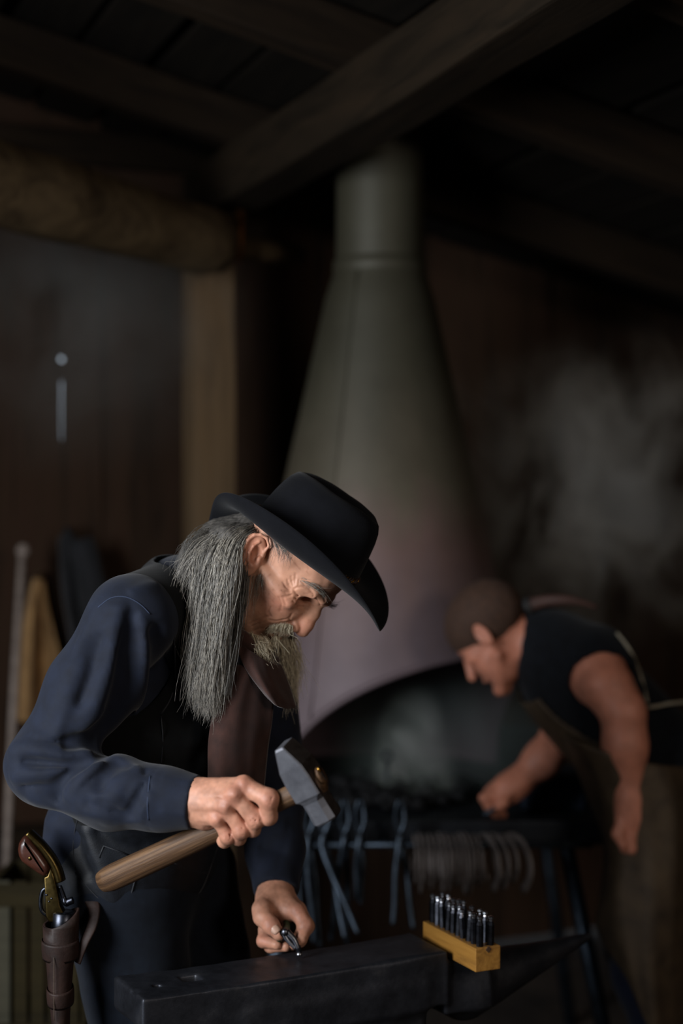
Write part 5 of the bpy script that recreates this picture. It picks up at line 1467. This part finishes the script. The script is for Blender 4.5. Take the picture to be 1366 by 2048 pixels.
# hair drawn back into a tail
M_brown = hairmat('dark_brown_hair', '24150c', '452c1c', .85)
def hair2(p):
    q = (p - H2) @ R2.T; b_ = q.copy(); b_[:, 1] = -np.abs(b_[:, 1])
    d = sd_ell(q, mm(-2, 0, 46), mm(103, 82, 84))
    cut = (q[:, 0] * .80 - q[:, 2] * .9 - .048)                     # hairline from brow to nape
    d = smax(d, cut * .8, .012)
    d = smax(d, -sd_ell(b_, mm(0, -84, -6), mm(24, 22, 34)), .008)
    return d + .0025 * vnoise(p * A(1, 1, 1), 90)
me, V_ = sdf_mesh('hair', hair2, tuple(H2 - .16), tuple(H2 + .17), .004); HA2 = link('hair', me, M_brown, SM2)
HA2['label'] = 'dark brown hair drawn back into a tail'
M_tail = hairmat('reddish_brown_hair', '27140e', '45261b', .7)
tl = [P(1050, 1215, 3.46), P(1075, 1205, 3.44), P(1110, 1200, 3.42), P(1150, 1202, 3.41), P(1195, 1215, 3.41)]
ln = smooth_line(tl, 6); V, Q = tube_vf(ln, list(np.interp(np.linspace(0, 1, len(ln)), [0, .15, .6, 1], [.012, .015, .012, .004])), 12, True, .6, (0, 0, 1))
link('ponytail', mesh_np('ponytail', V, Q), M_tail, HA2)
V, Q = tube_vf([tl[0].lerp(tl[1], .2), tl[0].lerp(tl[1], .6)], .0215, 12); link('hair_tie', mesh_np('hair_tie', V, Q), plain('hair_tie', '141414', .7), HA2)
# sleeveless shirt
M_tee = cloth('black_jersey', '090b0f', '10141a', 40, .9, .2, .05, 900, .15)
def tee(p):
    d = torso2(p, .010)
    d = smin(d, sd_cap(p, tuple(S1 + Vector((.01, .03, .01))), tuple(N2), .078, .064), .04)
    arm_open = sd_cap(p, tuple(S1 + Vector((.0, .012, -.005))), tuple(P(1240, 1420, 3.20)), .066, .075)
    d = smax(d, -arm_open, .006)
    d = smax(d, -sd_cap(p, tuple(N2 + Vector((-.02, 0, .0))), T(1000, 1290, 3.48), .066, .07), .006)
    q = (p - A(*PB)) @ BR.T; d = np.maximum(d, -q[:, 2] - .03)
    return d + .005 * vnoise(p, 13) + .002 * vnoise(p, 34)
me, V_ = sdf_mesh('sleeveless_shirt', tee, (.3, 3.15, .7), (1.0, 3.86, 1.36), .006); link('sleeveless_shirt', me, M_tee, SM2)
# trousers
M_tr2 = cloth('dark_blue_denim', '0c111d', '17203a', 50, .85, .3, .1, 900)
def tr2(p):
    d = sd_ell(p, tuple(PB - bU * .04), (.138, .178, .15), BR)
    for hip, kn, an in (((.76, 3.42, .85), (.70, 3.40, .47), (.80, 3.40, .09)), ((.78, 3.59, .85), (.72, 3.60, .47), (.84, 3.62, .09))):
        d = smin(d, sd_chain(p, [hip, kn, an], [.108, .086, .074], .04), .03)
    return d + .004 * vnoise(p, 14)
me, V_ = sdf_mesh('trousers', tr2, (.5, 3.2, .03), (1.02, 3.84, 1.12), .008); link('trousers', me, M_tr2, SM2)
for an in ((.79, 3.40), (.83, 3.62)):
    f_ = lambda p: np.maximum(smin(sd_cap(p, (an[0], an[1], .15), (an[0], an[1], .05), .05, .046), sd_cap(p, (an[0] - .02, an[1], .045), (an[0] - .16, an[1] - .02, .033), .044, .033), .03), .004 - p[:, 2])
    me, V_ = sdf_mesh('boot', f_, (an[0] - .23, an[1] - .1, -.01), (an[0] + .08, an[1] + .08, .22), .007); link('boot', me, M_boot, SM2)
# leather apron: bib over the chest, skirt hanging in front of the legs
M_apr = cloth('brown_apron_leather', '2e2419', '4a3c2b', 20, .7, .4, 0, 120, .35, .0015)
AP = bpy.data.objects.new('apron', None); COL.objects.link(AP); AP.parent = SM2; AP.matrix_parent_inverse = world_of(SM2).inverted(); AP['label'] = 'brown leather work apron with pale strings'
def bib(p):
    d = np.abs(torso2(p, .019)) - .0035
    q = (p - A(*PB)) @ BR.T; f_, l_, u_ = q[:, 0], q[:, 1], q[:, 2]
    d = np.maximum(d, -(f_ - .012 - .10 * np.clip(u_ - .1, 0, .3)))
    d = np.maximum(d, np.abs(l_) - (.16 - .28 * np.clip(u_ - .16, 0, .3)))
    d = np.maximum(d, u_ - .345); d = np.maximum(d, -u_ - .06)
    return d
me, V_ = sdf_mesh('bib', bib, (.25, 3.2, .6), (1.0, 3.8, 1.36), .0045); link('bib', me, M_apr, AP)
sheet('skirt', [[(1125, 1470, 3.40), (1150, 1480, 3.30), (1200, 1500, 3.24), (1260, 1520, 3.235), (1330, 1530, 3.27), (1380, 1535, 3.33)],
                [(1172, 1585, 3.44), (1195, 1590, 3.32), (1240, 1600, 3.25), (1300, 1610, 3.235), (1350, 1615, 3.26), (1390, 1615, 3.32)],
                [(1208, 1690, 3.44), (1225, 1695, 3.31), (1265, 1700, 3.25), (1310, 1705, 3.235), (1350, 1710, 3.25), (1385, 1712, 3.31)],
                [(1200, 1790, 3.42), (1222, 1800, 3.29), (1262, 1810, 3.24), (1305, 1815, 3.23), (1345, 1815, 3.25), (1380, 1815, 3.31)],
                [(1192, 1850, 3.41), (1230, 1880, 3.28), (1268, 1920, 3.23), (1300, 1940, 3.225), (1340, 1950, 3.25), (1375, 1950, 3.31)],
                [(1215, 1900, 3.40), (1256, 1960, 3.27), (1290, 2040, 3.225), (1312, 2080, 3.22), (1345, 2100, 3.25), (1375, 2100, 3.31)]], M_apr, AP, 6, .004, .006, 8)
M_str = plain('pale_apron_string', '8d8574', .8)
def teesurf(p): return tee(p)
for pts in ([(1205, 1235), (1240, 1262), (1268, 1300), (1288, 1350), (1300, 1400)],):
    h_ = hits(teesurf, [(a - 6, b_ + 4) for a, b_ in pts], 2.9, 4, .002)
    if len(h_) > 2: tube('neck_string', smooth_line(h_, 5), .0035, M_str, AP, 8)
h_ = [P(1296, 1415, 3.30), P(1315, 1412, 3.30), P(1340, 1407, 3.32), P(1372, 1404, 3.36)]
tube('waist_string', smooth_line(h_, 5), .004, M_str, AP, 8)
# small tool in the reaching hand
TL = thing('hot_chisel', 'short steel chisel held over the forge table by the aproned person', 'chisel', tuple(P(1000, 1612, 3.52)))
tube('shank', [P(968, 1630, 3.50), P(1004, 1609, 3.52), P(1014, 1602, 3.525)], [.005, .007, .008], M_bar if 'M_bar' in globals() else M_gsteel, TL, 8)
tube('struck_head', [P(1014, 1602, 3.525), P(1020, 1598, 3.528)], [.0095, .0085], M_shiny if 'M_shiny' in globals() else M_gsteel, TL, 10)
# ================================================================ things along the left side of the shop
def wall_at(px, py, off=.03):
    d = Vector(((px - 683) / F, 1, -(py - 1024) / F)); t = (WO - AX * off - Vector(EYE)).dot(AX) / d.dot(AX); return Vector(EYE) + d * t
M_tan = cloth('tan_canvas', '7a5d3c', 'a98558', 14, .9, .4, .1, 300)
ap = thing('hanging_apron', 'tan canvas apron hanging in folds from a wall peg', 'apron', tuple(wall_at(75, 1400)))
wy = lambda px, py, o: (px, py, wall_at(px, py, o).y)
sheet('canvas', [[wy(66, 1158, .05), wy(74, 1156, .06), wy(80, 1157, .07), wy(88, 1160, .05)],
                 [wy(48, 1220, .05), wy(66, 1220, .09), wy(84, 1222, .04), wy(98, 1224, .08)],
                 [wy(36, 1300, .05), wy(60, 1300, .11), wy(86, 1300, .03), wy(116, 1302, .09)],
                 [wy(30, 1390, .05), wy(56, 1392, .12), wy(90, 1392, .03), wy(132, 1394, .10)],
                 [wy(26, 1440, .05), wy(54, 1444, .12), wy(92, 1444, .03), wy(140, 1446, .10)]], M_tan, ap, 6, .003, .004, 2)
a = wall_at(77, 1150, .012); tube('peg', [a, wall_at(77, 1148, .09)], .009, M_post, ap, 10)
cl = thing('leather_coat', 'dark leather coat hanging on the plank wall beside the tan apron', 'coat', tuple(wall_at(120, 1500)))
M_coat = cloth('dark_coat', '101114', '1b1c20', 20, .8, .4, .1, 200)
sheet('coat_body', [[wy(118, 1080, .10), wy(128, 1065, .14), wy(142, 1064, .14), wy(158, 1080, .10)],
                    [wy(124, 1180, .09), wy(136, 1180, .14), wy(150, 1180, .10), wy(172, 1180, .14)],
                    [wy(146, 1320, .09), wy(158, 1320, .15), wy(170, 1320, .09), wy(190, 1320, .14)],
                    [wy(152, 1500, .09), wy(164, 1500, .16), wy(178, 1500, .09), wy(200, 1500, .14)]], M_coat, cl, 6, .004, .004, 6)
tube('coat_sleeve', smooth_line([wall_at(162, 1085, .13), wall_at(176, 1130, .15), wall_at(192, 1220, .15), wall_at(200, 1330, .14)], 5), [.04] * 8 + [.045] * 8, M_coat, cl, 12)
tube('hook', [wall_at(135, 1062, .012), wall_at(135, 1058, .13)], .008, M_iron, cl, 8)
M_pale = wood('pale_stick_wood', '6a5f5a', '94887f', (2, 40, 40), .6, .3)
bs = thing('broom', 'pale wooden broom handle leaning on the wall with a round knob', 'broom', tuple(P(8, 1700, 4.2)))
tube('stick', [P(44, 1110, 4.42), P(28, 1380, 4.32), P(18, 1600, 4.24), P(6, 1900, 4.12)], .011, M_pale, bs, 10)
V, Q = lathe_vf([(.0005, .022), (.012, .018), (.019, .008), (.020, -.004), (.012, -.016), (.0005, -.018)], 16, Matrix.Translation(P(46, 1102, 4.42))); link('knob', mesh_np('knob', V, Q), M_pale, bs)
def bristle(p): return np.maximum(sd_cap(p, tuple(P(6, 1890, 4.12)), tuple(P(0, 2250, 4.02)), .03, .09), .01 - p[:, 2]) + .004 * vnoise(p * A(1, 1, .15), 120)
me, V_ = sdf_mesh('bristle_head', bristle, tuple(A(*P(0, 2000, 4.08)) - A(.18, .2, .8)), tuple(A(*P(0, 1900, 4.08)) + A(.2, .2, .1)), .007); link('bristle_head', me, M_tan, bs)
# slatted crate low by the holster
M_crate = wood('yellowed_crate_wood', '1c180e', '302917', (3, 30, 30), .8, .4)
M_crp = wood('pale_crate_wood', '35332a', '4a473a', (3, 30, 30), .8, .4)
cw = P(92, 1900, 3.45); cr = thing('slatted_crate', 'tall slatted wooden crate standing behind the holster', 'crate', (cw.x, cw.y, 0))
zt = P(90, 1742, 3.45).z; W_ = .19
for k in range(5):
    x = cw.x - W_ / 2 + (k + .5) * W_ / 5
    box('slat', (x, 3.36, zt / 2), (W_ / 5 - .008, .014, zt), M_crp if k == 0 else M_crate, cr, .002)  # leftmost slat in a paler wood
    box('slat', (x, 3.56, zt / 2), (W_ / 5 - .008, .014, zt), M_crate, cr, .002)
for k in range(5):
    y = 3.36 + (k + .5) * .2 / 5
    for sx in (-1, 1): box('slat', (cw.x + sx * (W_ / 2 + .004), y, zt / 2), (.014, .032, zt), M_crate, cr, .002)
for z in (zt - .03, zt * .5, .06):
    for y in (3.351, 3.569): box('batten', (cw.x, y, z), (W_ + .02, .012, .05), M_crate, cr, .002)
box('crate_bottom', (cw.x, 3.46, .02), (W_, .2, .02), M_crate, cr, .002)
# ================================================================ smoke drifting from the hearth
def smoke_box(name, lo, hi, label, dens, scale, col, lo_t, hi_t, seed, falloff=True, aniso=.2, stretch=(1, 1, .7)):
    c = [(a + b_) / 2 for a, b_ in zip(lo, hi)]; s = [b_ - a for a, b_ in zip(lo, hi)]
    o = link(name, bm_mesh(name, box_bm(*s)), None); o.location = c
    m = bpy.data.materials.new(name); m.use_nodes = True; nt = m.node_tree; nt.nodes.remove(nt.nodes['Principled BSDF'])
    pv = nt.nodes.new('ShaderNodeVolumeScatter'); pv.inputs['Color'].default_value = (*col, 1); pv.inputs['Anisotropy'].default_value = aniso
    nt.links.new(pv.outputs[0], nt.nodes['Material Output'].inputs['Volume'])
    tc = nt.nodes.new('ShaderNodeTexCoord'); mp = nt.nodes.new('ShaderNodeMapping'); mp.inputs['Location'].default_value = (seed, seed * .7, 0); mp.inputs['Scale'].default_value = stretch
    nt.links.new(tc.outputs['Object'], mp.inputs[0]); n = _noise(nt, scale, mp.outputs[0], 3, .55, 1.4)
    mr = nt.nodes.new('ShaderNodeMapRange'); mr.inputs['From Min'].default_value = lo_t; mr.inputs['From Max'].default_value = hi_t; mr.inputs['To Max'].default_value = dens
    nt.links.new(n, mr.inputs[0]); out = mr.outputs[0]
    if falloff:   # thin out towards the edge of the cloud
        ln_ = nt.nodes.new('ShaderNodeVectorMath'); ln_.operation = 'DIVIDE'; ln_.inputs[1].default_value = [x / 2 for x in s]
        nt.links.new(tc.outputs['Object'], ln_.inputs[0]); l2 = nt.nodes.new('ShaderNodeVectorMath'); l2.operation = 'LENGTH'; nt.links.new(ln_.outputs[0], l2.inputs[0])
        fr = nt.nodes.new('ShaderNodeMapRange'); fr.interpolation_type = 'SMOOTHSTEP'; fr.inputs['From Min'].default_value = 1.0; fr.inputs['From Max'].default_value = .15
        nt.links.new(l2.outputs['Value'], fr.inputs[0])
        mu = nt.nodes.new('ShaderNodeMath'); mu.operation = 'MULTIPLY'; nt.links.new(out, mu.inputs[0]); nt.links.new(fr.outputs[0], mu.inputs[1]); out = mu.outputs[0]
    nt.links.new(out, pv.inputs['Density'])
    o.data.materials.append(m); tag(o, label, 'smoke', kind='stuff'); return o
def around(px, py, Y, rx, rz, ry):
    c = P(px, py, Y); k = Y / F; return (c.x - rx * k, c.y - ry, c.z - rz * k), (c.x + rx * k, c.y + ry, c.z + rz * k)
lo, hi = around(1180, 1000, 4.25, 520, 400, .42)
smoke_box('smoke', lo, hi, 'grey smoke cloud drifting behind the aproned person', 7.0, 4.4, (.86, .75, .60), .46, .74, 4.6)
lo, hi = around(828, 1545, 3.85, 95, 210, .16)
smoke_box('smoke', lo, hi, 'pale greenish smoke column rising off the coals inside the hood', 34.0, 5.0, (.70, .82, .72), .40, .66, 8.3)
lo, hi = around(880, 1490, 3.95, 300, 220, .3)
smoke_box('smoke', lo, hi, 'thin teal haze filling the arched opening of the hood', 2.6, 3.0, (.62, .80, .74), .25, .7, 2.2)
lo, hi = around(130, 640, 4.1, 420, 360, .38)
smoke_box('smoke', lo, hi, 'thin bluish haze hanging under the log by the plank wall', 1.2, 3.0, (.72, .80, .78), .35, .7, 5.7)
